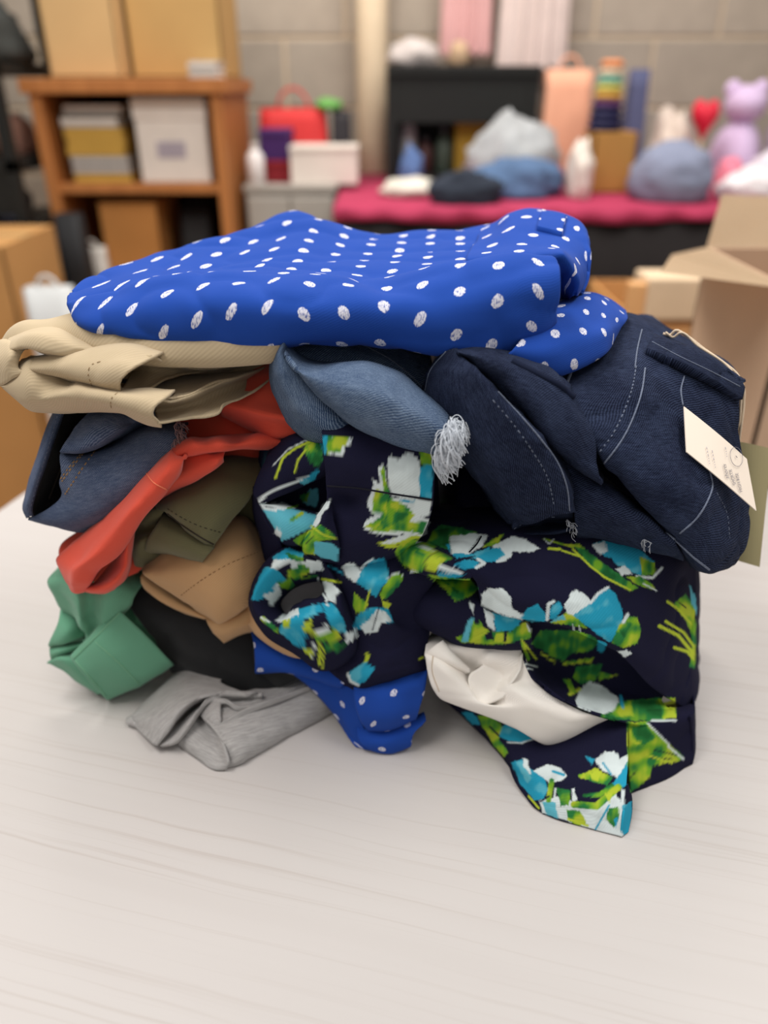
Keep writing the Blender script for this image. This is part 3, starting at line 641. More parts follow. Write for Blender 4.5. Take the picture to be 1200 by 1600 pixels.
# --- tall orange carton behind and the pale open carton on the table at the right
x0, x1, _, zt = ext(978, 432, 1180, 520, 1.55)
t = carton('tall orange brown carton standing on the floor behind the open box', x0, x1, 1.5, 1.85, FLOOR, zt-.07, (214, 158, 98), open_top=True)
t = empty('wooden_stool', (0.62, 1.42, FLOOR), 'orange wooden stool with a cream seat behind the work table', 'stool')
z = PX(1080, 432, 1.4)[2]
xa = PX(978, 470, 1.4)[0]; xb = PX(1200, 470, 1.4)[0]
tan_w = wood('pale_orange_wood', (214, 156, 100), (232, 184, 130))
box('seat', M('cream_seat', (222, 196, 164), .6), xa+.03, xb, 1.38, 1.47, z-.075, z, .006, t)
for xx in (xa, xb-.03):
    box('leg', tan_w, xx, xx+.03, 1.385, 1.415, FLOOR, z-.01, .003, t)
box('rail', tan_w, xa+.03, xb-.03, 1.39, 1.41, z-.2, z-.08, .003, t)
# open carton: front left corner stands on the white table
c0 = pt(Z(1157, 765, 0)); zt = PX(1157, 452, c0[1])[2]
ox0, oy0 = c0[0], c0[1]+.0; ox1, oy1 = ox0+.33, oy0+.24
fl = [[(ox0, oy0, zt), (ox0, oy1, zt), PX(1050, 398, oy1+.02), PX(1032, 425, oy0+.02)],
      [(ox0, oy1, zt), (ox1, oy1, zt), tuple(PX(1290, 310, oy1+.06)), tuple(PX(1128, 304, oy1+.06))],
      [(ox0, oy0, zt), (ox1, oy0, zt), (ox1, oy0-.09, zt+.02), (ox0, oy0-.09, zt+.02)]]
carton('pale open cardboard box with spread flaps on the white work table', ox0, ox1, oy0, oy1, 0.0005, zt, (186, 156, 130), open_top=True, flaps=fl[:2])
# ================================================================== the printed flowers of the floral cloth (flat print, traced once onto the cloth as it lies)
PC = {'N': (25, 25, 48), 'W': (222, 234, 234), 'A': (40, 158, 190), 'L': (98, 186, 204), 'G': (118, 172, 44), 'D': (44, 124, 62), 'Y': (188, 206, 58)}
PC = {k: np.array(srgb(*v)[:3]) for k, v in PC.items()}
def _p(s): 
    v = [float(x) for x in s.replace(',', ' ').split()]; return [(v[i], v[i+1]) for i in range(0, len(v), 2)]
PRINT = []
def poly(c, s): PRINT.append((c, 0, _p(s)))
def stroke(c, wd, s): PRINT.append((c, wd, _p(s)))
# cuff
poly('A', '500,685 513,680 512,700 508,711 503,700'); poly('W', '512,681 552,684 548,694 538,698 539,708 532,714 520,707 510,712'); poly('G', '512,681 545,684 543,692 533,700 534,707 520,705 510,710')
poly('W', '606,715 612,711 620,718 626,716 630,710 640,709 650,714 655,722 657,740 656,778 640,777 612,773 608,765 606,740')
poly('G', '655,703 676,706 675,725 663,731 657,722'); poly('A', '657,730 677,723 675,780 658,778 655,750')
poly('W', '612,776 675,782 672,800 668,808 650,806 640,790 620,785'); stroke('A', 3, '625,783 648,783')
poly('W', '592,728 598,725 604,745 607,775 640,790 650,805 665,810 672,815 665,835 655,840 620,838 590,835 567,825 570,815 585,805 577,798 573,785 580,770 584,757 580,748 588,752 594,757 590,735')
poly('G', '594,733 600,732 606,760 610,778 638,792 648,806 640,815 668,815 660,835 625,830 590,832 570,822 590,812 600,805 580,800 582,785 587,765 600,770')
poly('D', '605,775 613,795 640,803 630,812 600,825 590,825 605,805'); poly('Y', '588,850 620,838 658,838 645,850 610,857'); poly('W', '597,848 645,829 642,839 610,851'); stroke('N', 1.5, '600,845 632,834'); stroke('N', 1.5, '620,852 652,842')
# left opening
poly('D', '478,690 490,683 503,695 505,720 498,730 485,725 478,712 475,700'); poly('G', '480,695 490,688 495,705 488,718')
stroke('Y', 3.5, '484,690 462,700 442,715 430,748'); stroke('Y', 2.8, '478,702 466,718 460,738'); stroke('W', 1.6, '486,684 450,702 427,727')
stroke('W', 5, '405,783 420,770 450,757 485,745'); poly('A', '465,754 500,733 492,750 475,757')
poly('L', '410,795 440,790 470,798 494,805 487,825 460,838 441,846 432,830 420,812'); poly('W', '405,786 440,785 462,793 445,797 412,797'); stroke('G', 6, '472,802 455,813'); poly('W', '432,825 440,830 438,841 428,833'); stroke('N', 2, '415,792 430,795'); stroke('G', 3, '450,794 465,790')
poly('L', '485,765 495,762 498,780 495,793 480,790 470,780'); poly('G', '468,775 485,768 480,785 472,783')
poly('W', '505,785 517,780 515,792 505,800 500,815 493,824 488,820'); poly('G', '458,845 480,830 500,820 520,833 526,842 505,845 490,850 495,866 475,868 472,855'); poly('L', '492,845 520,850 530,858 528,877 505,872 490,865'); stroke('Y', 3, '486,822 505,836 525,842'); stroke('D', 3, '470,850 485,832'); stroke('N', 1.5, '478,850 490,838')
# rolled leg
poly('A', '425,870 450,855 475,865 472,880 430,882'); poly('W', '428,874 475,876 502,876 507,890 480,895 445,884 422,892')
poly('A', '393,937 402,905 415,885 432,890 447,905 440,915 415,935 405,938'); poly('N', '430,890 456,880 450,891 440,896'); poly('G', '450,895 470,880 486,890 480,898 460,905 445,900'); poly('D', '445,862 475,872 470,879 450,872'); poly('W', '410,930 425,925 435,910 440,930 430,940 426,951 420,940'); poly('D', '435,910 455,905 462,915 450,922 440,920'); stroke('D', 3, '460,905 495,900')
poly('A', '440,975 455,955 470,950 500,942 505,955 490,962 475,968 482,985 478,1010 460,1008 435,987'); poly('W', '430,970 445,958 465,950 468,960 455,965 445,975'); poly('A', '503,943 520,943 537,968 542,988 525,990 512,970')
poly('G', '483,985 510,985 527,980 533,996 515,1004 495,1000 480,992'); poly('Y', '478,972 488,966 486,985 478,990 470,985'); stroke('G', 7, '410,966 432,985'); stroke('W', 3, '408,965 420,972'); poly('G', '440,970 455,965 452,980 442,980'); poly('N', '487,966 500,956 513,970 503,985 492,988'); poly('W', '510,975 516,985 500,992 492,990'); poly('N', '474,992 490,990 488,1010 478,1012'); stroke('Y', 4.5, '500,1008 499,1038'); stroke('W', 4, '492,1006 486,1028'); stroke('Y', 3, '506,1010 504,1044'); poly('D', '507,1005 542,1003 530,1016 508,1018'); poly('Y', '472,1012 490,1015 485,1030'); stroke('N', 1.5, '503,1010 502,1036')
poly('W', '503,908 520,912 534,925 525,930 523,943 512,935 505,920'); stroke('W', 3, '497,903 499,920 510,936 511,945'); stroke('Y', 4, '503,905 532,910'); poly('W', '540,990 553,985 552,1002 540,1004')
# centre flowers
stroke('A', 3, '513,884 535,896'); poly('W', '533,885 545,879 555,882 565,893 562,905 555,910 540,900'); poly('A', '565,890 580,876 600,872 606,890 607,905 595,920 587,934 570,920 557,910 562,900'); stroke('W', 3.5, '563,889 572,880 582,874'); poly('G', '607,905 620,896 630,900 625,912 610,930 597,937 592,928'); stroke('W', 1.8, '605,903 620,895 630,899'); poly('G', '553,926 560,932 576,943 568,958 555,958 552,945'); stroke('Y', 2.5, '578,922 572,944'); poly('Y', '597,940 605,938 611,945 605,953 600,948')
poly('A', '550,978 560,960 580,950 605,950 612,965 615,972 590,975 565,985 552,982'); poly('W', '562,980 575,970 590,952 600,955 612,970 595,975 590,987 570,990'); poly('W', '553,982 558,982 560,997 554,998'); stroke('N', 2, '592,950 582,985')
poly('Y', '570,1020 576,1022 576,1036 570,1034'); poly('A', '545,1050 570,1035 588,1045 575,1060 562,1071 548,1063'); stroke('W', 4, '543,1053 548,1065 560,1071'); stroke('Y', 3, '655,1030 662,1027')
# right garment: folded tip and top
poly('G', '616,862 625,848 645,843 670,850 690,863 708,873 690,880 665,890 650,895 628,882'); stroke('D', 5, '638,850 627,862 629,878'); poly('D', '647,860 658,860 667,869 655,873'); stroke('W', 3, '652,848 678,864'); stroke('N', 1.4, '660,850 690,862'); poly('Y', '663,885 675,868 700,872 690,880 682,892 668,892'); poly('W', '681,878 700,884 728,895 712,899 690,893'); poly('A', '680,893 700,896 728,899 705,905 686,903'); poly('N', '688,878 705,882 715,888 700,885'); stroke('N', 1.3, '666,892 662,880 674,866 688,862')
poly('D', '668,850 675,830 690,820 720,825 747,833 712,838 702,860 685,853'); poly('W', '702,838 735,833 763,836 752,855 730,866 705,866'); poly('A', '697,850 703,848 703,864'); poly('A', '705,865 740,865 770,853 745,873 712,872'); poly('G', '753,856 770,842 786,834 780,848 762,854'); poly('Y', '765,848 785,835 778,846'); stroke('N', 1.5, '733,863 750,838')
poly('W', '770,852 800,838 815,841 835,850 844,857 825,863 800,862 798,870 788,877 775,880 770,870'); poly('A', '742,870 760,858 780,856 789,866 775,878 752,876'); poly('A', '710,880 730,874 748,877 745,888 725,889'); stroke('W', 5, '747,874 757,880 744,887'); poly('N', '715,872 745,868 730,876'); poly('G', '668,898 690,902 735,905 747,920 735,932 722,935 710,941 700,925 685,912'); stroke('D', 4, '690,905 715,925'); poly('W', '732,940 741,945 739,960'); poly('W', '640,890 652,893 643,895')
poly('W', '752,930 765,919 785,919 797,932 801,950 815,960 835,947 842,945 838,960 815,969 790,962 765,953 752,947'); poly('A', '812,966 825,950 840,944 850,955 855,971 830,972'); poly('A', '770,957 815,970 808,983 775,988'); poly('W', '755,950 770,958 773,987 762,977'); poly('A', '857,967 862,945 875,940 879,950 868,967'); stroke('W', 5, '855,968 857,944 865,940')
poly('G', '712,996 725,990 745,963 755,980 770,988 800,985 822,970 832,985 829,997 800,1004 770,1007 740,1005 720,1004'); poly('N', '757,990 768,985 772,1000 760,1000'); poly('N', '740,955 750,955 748,975 743,975'); poly('L', '720,1002 734,965 741,965 731,1004'); poly('Y', '775,990 788,990 785,1003 772,1003'); poly('N', '788,985 794,985 791,1003 787,1002'); stroke('Y', 3, '735,1003 760,988'); poly('W', '822,972 831,982 830,990 824,980')
poly('W', '882,945 890,930 900,921 915,929 924,940 915,952 895,963 885,957'); poly('A', '895,962 920,945 935,929 950,919 962,927 970,945 974,962 968,985 953,1004 935,992 915,977'); stroke('W', 4.5, '923,942 935,927 950,918'); poly('G', '965,980 980,962 995,965 1003,985 996,1004 975,1013 955,1006'); poly('D', '966,985 978,970 988,975 975,995'); stroke('W', 5, '974,972 981,960'); poly('G', '858,972 885,957 905,968 918,982 890,977'); poly('L', '858,972 880,960 885,968'); stroke('W', 1.5, '905,978 907,988'); stroke('W', 1.5, '895,975 897,985')
poly('D', '895,850 915,858 940,878 975,903 998,918 985,924 970,917 950,906 922,885'); stroke('Y', 3.2, '895,858 922,884 945,902 985,922'); stroke('Y', 4, '858,857 875,858'); stroke('Y', 3, '878,860 908,870'); stroke('G', 3, '850,842 895,855'); stroke('W', 1.5, '850,842 858,850 866,842'); poly('G', '880,850 915,858 905,850')
poly('A', '925,850 950,842 1000,858 1024,880 1022,897 1000,899 965,882 940,866'); poly('G', '1000,870 1024,880 1022,898 1002,900'); stroke('W', 4, '995,901 1020,903 1034,888'); poly('W', '962,888 975,884 990,896 970,900'); poly('G', '978,902 1000,900 1018,912 1026,923 1005,918'); stroke('W', 2, '1005,912 1026,923'); poly('W', '925,850 945,846 950,862 938,868'); poly('N', '945,872 955,872 965,885 955,883')
poly('G', '1050,945 1072,928 1085,945 1088,1000 1086,1045 1077,1042 1082,1000 1075,975 1060,955'); stroke('Y', 5, '1030,978 1060,993 1084,1022'); stroke('Y', 4, '1040,971 1068,988 1084,1010'); stroke('Y', 4.5, '1054,1012 1074,1018 1084,1030'); stroke('Y', 4, '1043,940 1060,952 1080,975'); poly('L', '1077,913 1088,935 1088,962 1080,940'); stroke('N', 2, '1060,940 1072,950')
# inside the open leg and its lower lip
poly('D', '830,1006 845,985 870,985 900,985 930,995 937,1005 920,1018 895,1020 880,1033 860,1026 842,1013'); stroke('G', 5, '816,1005 826,1030'); stroke('Y', 3, '815,1000 838,1030'); stroke('Y', 2.5, '845,1020 868,1036'); stroke('G', 4, '882,1036 926,1030'); stroke('Y', 2, '880,1038 925,1034'); poly('A', '935,1000 949,1006 941,1019 933,1016'); poly('W', '965,1018 980,1016 988,1022 976,1026'); poly('D', '900,1042 940,1038 932,1062 908,1070 895,1060'); poly('G', '935,1050 966,1056 935,1063'); stroke('W', 2, '812,1035 840,1042'); stroke('W', 2, '815,1042 832,1046')
poly('W', '900,1095 906,1078 920,1064 945,1074 966,1090 976,1115 950,1119 925,1111 903,1108'); poly('D', '966,1098 1000,1092 1050,1090 1056,1120 1020,1127 950,1124 938,1119 965,1107'); poly('G', '966,1098 985,1095 990,1118 950,1122'); poly('G', '1030,1092 1055,1090 1057,1122 1035,1122'); stroke('A', 5, '970,1088 973,1105'); stroke('W', 3, '1018,1126 1056,1126'); stroke('Y', 5, '890,1085 906,1077'); poly('G', '880,1060 890,1062 902,1082 892,1082')
# lower leg lying on the table
poly('A', '722,1112 740,1114 750,1132 737,1132'); poly('G', '745,1118 770,1120 786,1135 780,1155 794,1175 786,1184 770,1162'); stroke('N', 3, '765,1135 780,1150'); poly('A', '785,1135 800,1128 838,1152 815,1160 795,1158 780,1151'); stroke('W', 2, '793,1160 815,1161 838,1153')
poly('A', '798,1192 815,1186 830,1203 850,1208 855,1235 850,1248 835,1250 815,1227'); poly('W', '817,1184 825,1187 829,1210 820,1208'); poly('W', '832,1205 855,1194 875,1199 886,1212 875,1221 858,1224 850,1216'); stroke('A', 4, '864,1205 881,1211'); poly('L', '805,1190 815,1190 830,1215 825,1225')
poly('G', '903,1212 930,1200 957,1214 950,1227 925,1221 905,1217'); poly('Y', '920,1208 940,1204 935,1220 925,1218'); poly('W', '930,1186 945,1174 960,1174 970,1185 981,1179 980,1200 965,1217 950,1207 935,1200'); poly('A', '950,1232 965,1215 981,1189 980,1226 965,1234'); poly('A', '914,1181 929,1185 926,1196'); stroke('A', 3, '942,1192 955,1210')
poly('W', '843,1250 870,1245 885,1250 930,1262 960,1238 976,1232 974,1310 930,1298 885,1283 848,1270'); stroke('G', 8, '862,1220 855,1264'); poly('D', '870,1230 891,1234 889,1257 875,1260'); poly('W', '893,1233 903,1229 901,1250 894,1256'); stroke('W', 3, '868,1232 866,1248'); stroke('D', 8, '912,1244 938,1241 956,1228'); stroke('D', 5, '912,1244 918,1236'); stroke('G', 11, '966,1230 932,1260 897,1257'); poly('Y', '945,1240 957,1238 952,1256'); poly('L', '846,1252 868,1255 873,1280 855,1273'); poly('G', '884,1264 906,1266 917,1286 902,1291 888,1282'); stroke('Y', 4, '888,1280 918,1290'); poly('D', '950,1264 966,1261 969,1276 959,1294 947,1281'); stroke('A', 3, '952,1258 930,1297'); poly('A', '958,1280 966,1276 962,1296'); stroke('Y', 3, '826,1244 842,1263'); stroke('N', 3, '845,1252 858,1244'); poly('N', '896,1218 920,1218 945,1232 930,1243 905,1254 898,1240'); stroke('D', 5, '913,1243 938,1240 954,1230'); poly('N', '962,1240 972,1232 970,1252'); poly('A', '972,1258 988,1252 987,1290 977,1308 972,1302')
poly('G', '980,1128 1010,1128 1030,1150 1048,1165 1068,1182 1060,1191 1020,1196 1015,1215 995,1231 986,1238 981,1200'); poly('D', '985,1135 1008,1132 1025,1152 1005,1165 990,1150'); poly('Y', '985,1155 1003,1160 995,1165'); stroke('W', 2.5, '1012,1130 1046,1164'); stroke('W', 3, '1044,1166 1068,1186'); stroke('N', 2, '1022,1172 1058,1180'); stroke('N', 2, '1018,1185 1050,1186'); stroke('N', 2, '985,1215 995,1205'); stroke('Y', 3, '1010,1180 1050,1192')
def _inside(P, pl):
    x, y = P[:, 0], P[:, 1]; r = np.zeros(len(P), bool); n = len(pl)
    for i in range(n):
        x0, y0 = pl[i]; x1, y1 = pl[(i+1) % n]
        if y0 == y1: continue
        r ^= ((y0 > y) != (y1 > y)) & (x < (x1-x0)*(y-y0)/(y1-y0)+x0)
    return r
def _near(P, pl, wd):
    r = np.zeros(len(P), bool)
    for (x0, y0), (x1, y1) in zip(pl[:-1], pl[1:]):
        d = np.array([x1-x0, y1-y0]); L = (d**2).sum(); t = np.clip(((P-[x0, y0])@d)/L, 0, 1); q = np.array([x0, y0])+t[:, None]*d
        r |= np.linalg.norm(P-q, axis=1) < wd/2
    return r
def paint_print(V):
    P0 = project(V); n = len(P0); acc = np.zeros((n, 3))
    jx = np.array([noise.noise((p[0]*.3, p[1]*.1, 0)) + noise.noise((p[0]*.07, p[1]*.07, 2)) for p in P0]); jy = np.array([noise.noise((p[0]*.3, p[1]*.1, 9)) + noise.noise((p[0]*.07, p[1]*.07, 5)) for p in P0])
    st = np.array([noise.noise((p[0]*.045+p[1]*.03, p[1]*.045-p[0]*.02, 4))*1.2 + .3*noise.noise((p[0]*.16+p[1]*.02, p[1]*.03, 7)) for p in P0])[:, None]
    smooth = lambda x, lo, hi: np.clip((x-lo)/(hi-lo), 0, 1)
    for ox, oy in ((-.7, -.4), (.5, -.7), (.7, .5), (-.4, .7)):
        P = P0 + [ox, oy]; Q = P + np.stack([jx, jy], 1)*1.7; col = np.tile(PC['N'], (n, 1))
        for c, wd, pl in PRINT:
            q = np.array(pl); m0 = 6 + wd
            near = (P[:, 0] > q[:, 0].min()-m0) & (P[:, 0] < q[:, 0].max()+m0) & (P[:, 1] > q[:, 1].min()-m0) & (P[:, 1] < q[:, 1].max()+m0)
            if not near.any(): continue
            idx = np.where(near)[0]; m = _near(P[idx], pl, wd) if wd else _inside(Q[idx], pl); idx = idx[m]
            s_ = st[idx]
            if c in 'GD':
                a, b_, d_ = (PC['Y']*.9, PC['G'], PC['D']) if c == 'G' else (PC['G'], PC['D'], PC['D']*.6)
                x = b_ + (a-b_)*smooth(s_, .0, .4); x = x + (d_-x)*smooth(-s_, .05, .45); col[idx] = x
            elif c == 'A': col[idx] = PC['A'] + (PC['L']-PC['A'])*smooth(s_, .2, .6)*.7
            elif c == 'W': col[idx] = PC['W']*(1-.12*smooth(-s_, 0, .5))
            else: col[idx] = PC[c]
        acc += col/4
    return np.concatenate([acc, np.ones((n, 1))], 1).astype(np.float32)
# ================================================================== the pile of folded clothes, from the table upwards
def gar(name, label, cat, p=(600, 1000, 42), group=None):
    q = at(*p); return empty(name, (q[0], q[1], 0), label, cat, group)
blue_p = polka('blue_polka_cotton', (30, 70, 158), (0, 0), -.08); blue_p2 = polka('blue_polka_cotton_small_dot', (30, 70, 158), (.013, .004), .35, .0019)
blue_thread = plain('blue_thread', (20, 44, 120), .8)
khaki_m = cotton('khaki_cotton', (192, 174, 143), (178, 158, 128), 230); camel_m = cotton('camel_cotton', (192, 152, 108), (178, 138, 96), 380)
coral_m = cotton('coral_cotton', (224, 84, 62), (206, 70, 52), 420); olive_m = cotton('olive_cotton', (104, 100, 70), (92, 89, 62), 300)
green_m = cotton('green_cotton', (104, 162, 132), (94, 148, 120), 420); black_m = cotton('black_cotton', (30, 31, 33), None, 420); grey_m = cotton('grey_jersey', (198, 195, 193), (178, 176, 175), 600, heather=True)
white_m = cotton('white_cotton', (250, 245, 238), (246, 238, 228), 500); floral_m = print_mat('floral_print_cotton')
dark_denim = denim('dark_denim', (15, 20, 38), (84, 98, 132), .34, 420, .42); mid_denim = denim('mid_denim', (40, 60, 92), (156, 176, 198), .32, 380, .75); left_denim = denim('faded_denim', (52, 66, 94), (146, 156, 178), .45, 400, .6); black_denim = denim('black_denim', (24, 24, 26), (66, 64, 62), .3)
pale_thread = plain('pale_thread', (100, 108, 126), .9, .4, 1400); gold_thread = plain('brown_thread', (150, 120, 84), .8); dark_thread = plain('dark_thread', (52, 46, 38), .8); khaki_thread = plain('khaki_thread', (140, 116, 84), .8); coral_thread = plain('coral_thread', (236, 128, 96), .8); green_thread = plain('green_thread', (116, 168, 136), .8); camel_thread = plain('camel_thread', (138, 104, 70), .8); navy_thread = plain('navy_thread', (18, 18, 30), .8)
fray_m = plain('fray_white', (206, 212, 220), .95); fray_l = plain('fray_grey', (150, 154, 162), .95); fray_d = plain('fray_dusky', (150, 120, 120), .95)

# ---- grey jersey, flat on the table
g = gar('jersey_shorts', 'heather grey jersey garment lying flat on the table under the black one', 'clothing', (350, 1150, 41))
sheet('folded_leg', g, grey_m, [[Z(330, 1090, 2.2), Z(400, 1075, 2.4), Z(450, 1060, 2.4), Z(520, 1045, 2.4)], [Z(320, 1122, 2.2), Z(345, 1136, 2.2), Z(380, 1114, 2.4), Z(440, 1088, 2.4), Z(510, 1068, 2.4)], [Z(335, 1142, 2.0), Z(360, 1152, 1.9), Z(400, 1130, 2), Z(450, 1105, 2), Z(515, 1085, 2)], [Z(352, 1172, 1.2), Z(366, 1182, 1.0), Z(402, 1162, 1.1), Z(456, 1132, 1.1), Z(520, 1100, 1.1)], [Z(352, 1201, .15), Z(370, 1197, .1), Z(405, 1177, .1), Z(455, 1150, .1), Z(525, 1112, .1)], [Z(350, 1180, .1), Z(390, 1160, .1), Z(455, 1130, .1), Z(520, 1100, .1)]], wr=.0009, thick=.0016)
sheet('inner_fold', g, grey_m, [[Z(354, 1204, .15), Z(340, 1204, .15), Z(310, 1188, .15), Z(275, 1163, .15)], [Z(356, 1192, .9), Z(338, 1184, .6), Z(305, 1168, .8), Z(280, 1152, .9)], [Z(350, 1170, 1.5), Z(325, 1152, .9), Z(308, 1147, 1.1), Z(295, 1135, 1.2)], [Z(340, 1145, 1.6), Z(320, 1125, 1.2), Z(300, 1115, 1.2)]], wr=.0007, thick=.0016)
sheet('top_flap', g, grey_m, [[Z(230, 1090, .6), Z(270, 1055, 2), Z(310, 1030, 2.8), Z(360, 1030, 3)], [Z(205, 1117, .6), Z(250, 1084, 2), Z(298, 1052, 2.8), Z(350, 1055, 3)], [Z(199, 1127, .4), Z(245, 1100, 2), Z(290, 1072, 3), Z(345, 1065, 3)], [Z(212, 1138, .4), Z(242, 1122, 2), Z(285, 1090, 3), Z(332, 1075, 3.1), Z(378, 1080, 3)], [Z(230, 1155, .6), Z(252, 1138, 1.8), Z(285, 1104, 3), Z(320, 1084, 3.1), Z(372, 1084, 3)], [Z(244, 1165, .8), Z(262, 1143, 1.7), Z(285, 1112, 2.6), Z(312, 1091, 3), Z(350, 1084, 3), Z(400, 1086, 3)], [Z(250, 1160, .5), Z(275, 1130, 1.2), Z(300, 1105, 2), Z(350, 1088, 2.4), Z(400, 1086, 2.4)]], wr=.0008, thick=.0016)
sheet('side_fold', g, grey_m, [[Z(197, 1122, .5), Z(205, 1117, .7)], [Z(198, 1132, .3), Z(210, 1130, .8)], [Z(210, 1137, .1), Z(216, 1139, .4)], [Z(240, 1163, .1), Z(248, 1164, .6)]], wr=0, thick=.0016)
sheet('second_layer', g, grey_m, [[Z(262, 1150, .5), Z(280, 1130, 1.0), Z(300, 1110, 1.6), Z(325, 1098, 2.2), Z(355, 1092, 2.4), Z(410, 1090, 2.4)], [Z(250, 1166, .6), Z(274, 1158, 1.3), Z(291, 1138, 1.9), Z(311, 1109, 2.6), Z(331, 1089, 3.0), Z(352, 1083, 3.0), Z(410, 1086, 2.9)], [Z(256, 1168, .4), Z(278, 1161, 1.0), Z(296, 1141, 1.5), Z(315, 1114, 2.1), Z(334, 1096, 2.5), Z(356, 1091, 2.6), Z(410, 1092, 2.5)]], wr=.0003, thick=.0016)
sheet('curled_hem', g, grey_m, [[Z(310, 1112, 1.6), Z(320, 1100, 2.3), Z(338, 1091, 2.9), Z(352, 1093, 3.0), Z(370, 1104, 2.8), Z(408, 1098, 2.8), Z(470, 1072, 2.8), Z(520, 1055, 2.8)], [Z(313, 1120, 1.6), Z(326, 1114, 2.2), Z(341, 1101, 2.7), Z(350, 1099, 2.75), Z(368, 1110, 2.5), Z(408, 1104, 2.5), Z(470, 1078, 2.5), Z(520, 1060, 2.5)]], wr=.0002, thick=.0016)
sheet('curled_hem', g, grey_m, [[Z(312, 1113, 1.8), Z(324, 1103, 2.4), Z(338, 1093, 2.8), Z(345, 1096, 2.8)], [Z(316, 1122, 1.9), Z(328, 1116, 2.5), Z(340, 1108, 2.7), Z(344, 1110, 2.7)], [Z(324, 1131, 1.8), Z(334, 1128, 2.3), Z(342, 1122, 2.5), Z(343, 1124, 2.5)], [Z(336, 1137, 1.8), Z(341, 1136, 2.0), Z(344, 1133, 2.1)]], wr=.0002, thick=.0016)
sheet('lower_hem', g, grey_m, [[Z(340, 1134, 2.2), Z(352, 1126, 2.4), Z(378, 1111, 2.7), Z(420, 1096, 2.8), Z(490, 1069, 2.8)], [Z(340, 1140, 1.9), Z(355, 1133, 2.1), Z(382, 1118, 2.3), Z(424, 1102, 2.4), Z(494, 1075, 2.4)]], wr=.0002, thick=.0016)

# ---- green shorts
g = gar('green_shorts', 'sea green cotton shorts with a stitched cuff at the foot of the pile', 'clothing', (160, 1050, 46))
_, bv = sheet('cuff', g, green_m, [[(195, 945, 48), (150, 985, 47), (120, 1020, 46.5)], [(188, 954, 45.5), (150, 993, 44.4), (112, 1029, 44.4)], [(215, 980, 45), (172, 1020, 43.9), (128, 1051, 43.9)], [(245, 1010, 45), (205, 1045, 44.2), (146, 1072, 44.2)], [(268, 1035, 45.2), (220, 1068, 44.6), (165, 1092, 44.8)], [(268, 1032, 48), (220, 1060, 47.5), (170, 1085, 47)]], wr=.0009)
seam('stitching', g, bv, [(149, 1003), (185, 1035), (217, 1068)], green_thread, .0005); seam('stitching', g, bv, [(187, 957), (150, 995), (115, 1029)], green_thread, .0006); seam('stitching', g, bv, [(118, 1032), (145, 1063), (166, 1088)], green_thread, .0005)
sheet('body', g, green_m, [[(90, 885, 50), (150, 880, 49), (240, 890, 49)], [(74, 914, 46.6), (98, 912, 45.8), (122, 920, 44.8), (140, 925, 45.6), (165, 922, 44.8), (210, 935, 46)], [(84, 930, 46.8), (104, 940, 46.2), (124, 948, 44.6), (140, 955, 45.5), (164, 952, 44.7), (205, 950, 45.8)], [(96, 952, 47.3), (113, 962, 46.8), (129, 980, 44.8), (144, 982, 45.4), (162, 978, 44.8), (190, 965, 45.8)], [(122, 970, 47.6), (132, 990, 46.2), (140, 1003, 45), (150, 1000, 45.2), (162, 990, 45.8)], [(135, 975, 48), (140, 1010, 45.8), (152, 1005, 46), (165, 992, 47)]], wr=.0012)
sheet('inner_fold', g, green_m, [[(98, 935, 48.5), (118, 945, 48.5), (140, 965, 48.5)], [(94, 955, 47.2), (115, 958, 47.5), (138, 975, 47.8)], [(88, 980, 46.4), (106, 983, 45.9), (134, 985, 46.9)], [(77, 1003, 46.2), (100, 1001, 45.7), (134, 992, 46.6)], [(77, 1011, 46.8), (100, 1011, 46.8), (134, 1000, 47.6)]], wr=.001)
sheet('inner_fold', g, green_m, [[(77, 1012, 46.6), (97, 1006, 46.4), (130, 1000, 47)], [(77, 1022, 46), (97, 1016, 45.6), (132, 1006, 46.2)], [(80, 1034, 46.2), (100, 1026, 46), (132, 1016, 46.6)]], wr=.0006)
sheet('hem', g, green_m, [[(74, 1034, 46.4), (98, 1018, 46.6), (128, 1018, 46.6)], [(74, 1037, 46), (96, 1028, 45.2), (122, 1030, 45.2)], [(86, 1043, 45.9), (110, 1042, 45), (130, 1048, 45)], [(102, 1051, 45.8), (122, 1058, 45.1), (142, 1066, 45)], [(122, 1069, 45.7), (136, 1074, 45.2), (152, 1078, 45)], [(146, 1084, 45.4), (153, 1084, 45.2), (160, 1084, 45)], [(150, 1080, 47), (158, 1080, 47), (165, 1080, 47)]], wr=.0008)
sheet('back', g, green_m, [[(120, 900, 55), (200, 890, 55), (260, 900, 55)], [(110, 990, 50), (190, 980, 49.5), (270, 990, 49)], [(110, 1040, 48.5), (190, 1055, 48), (268, 1035, 48)]], wr=.001)

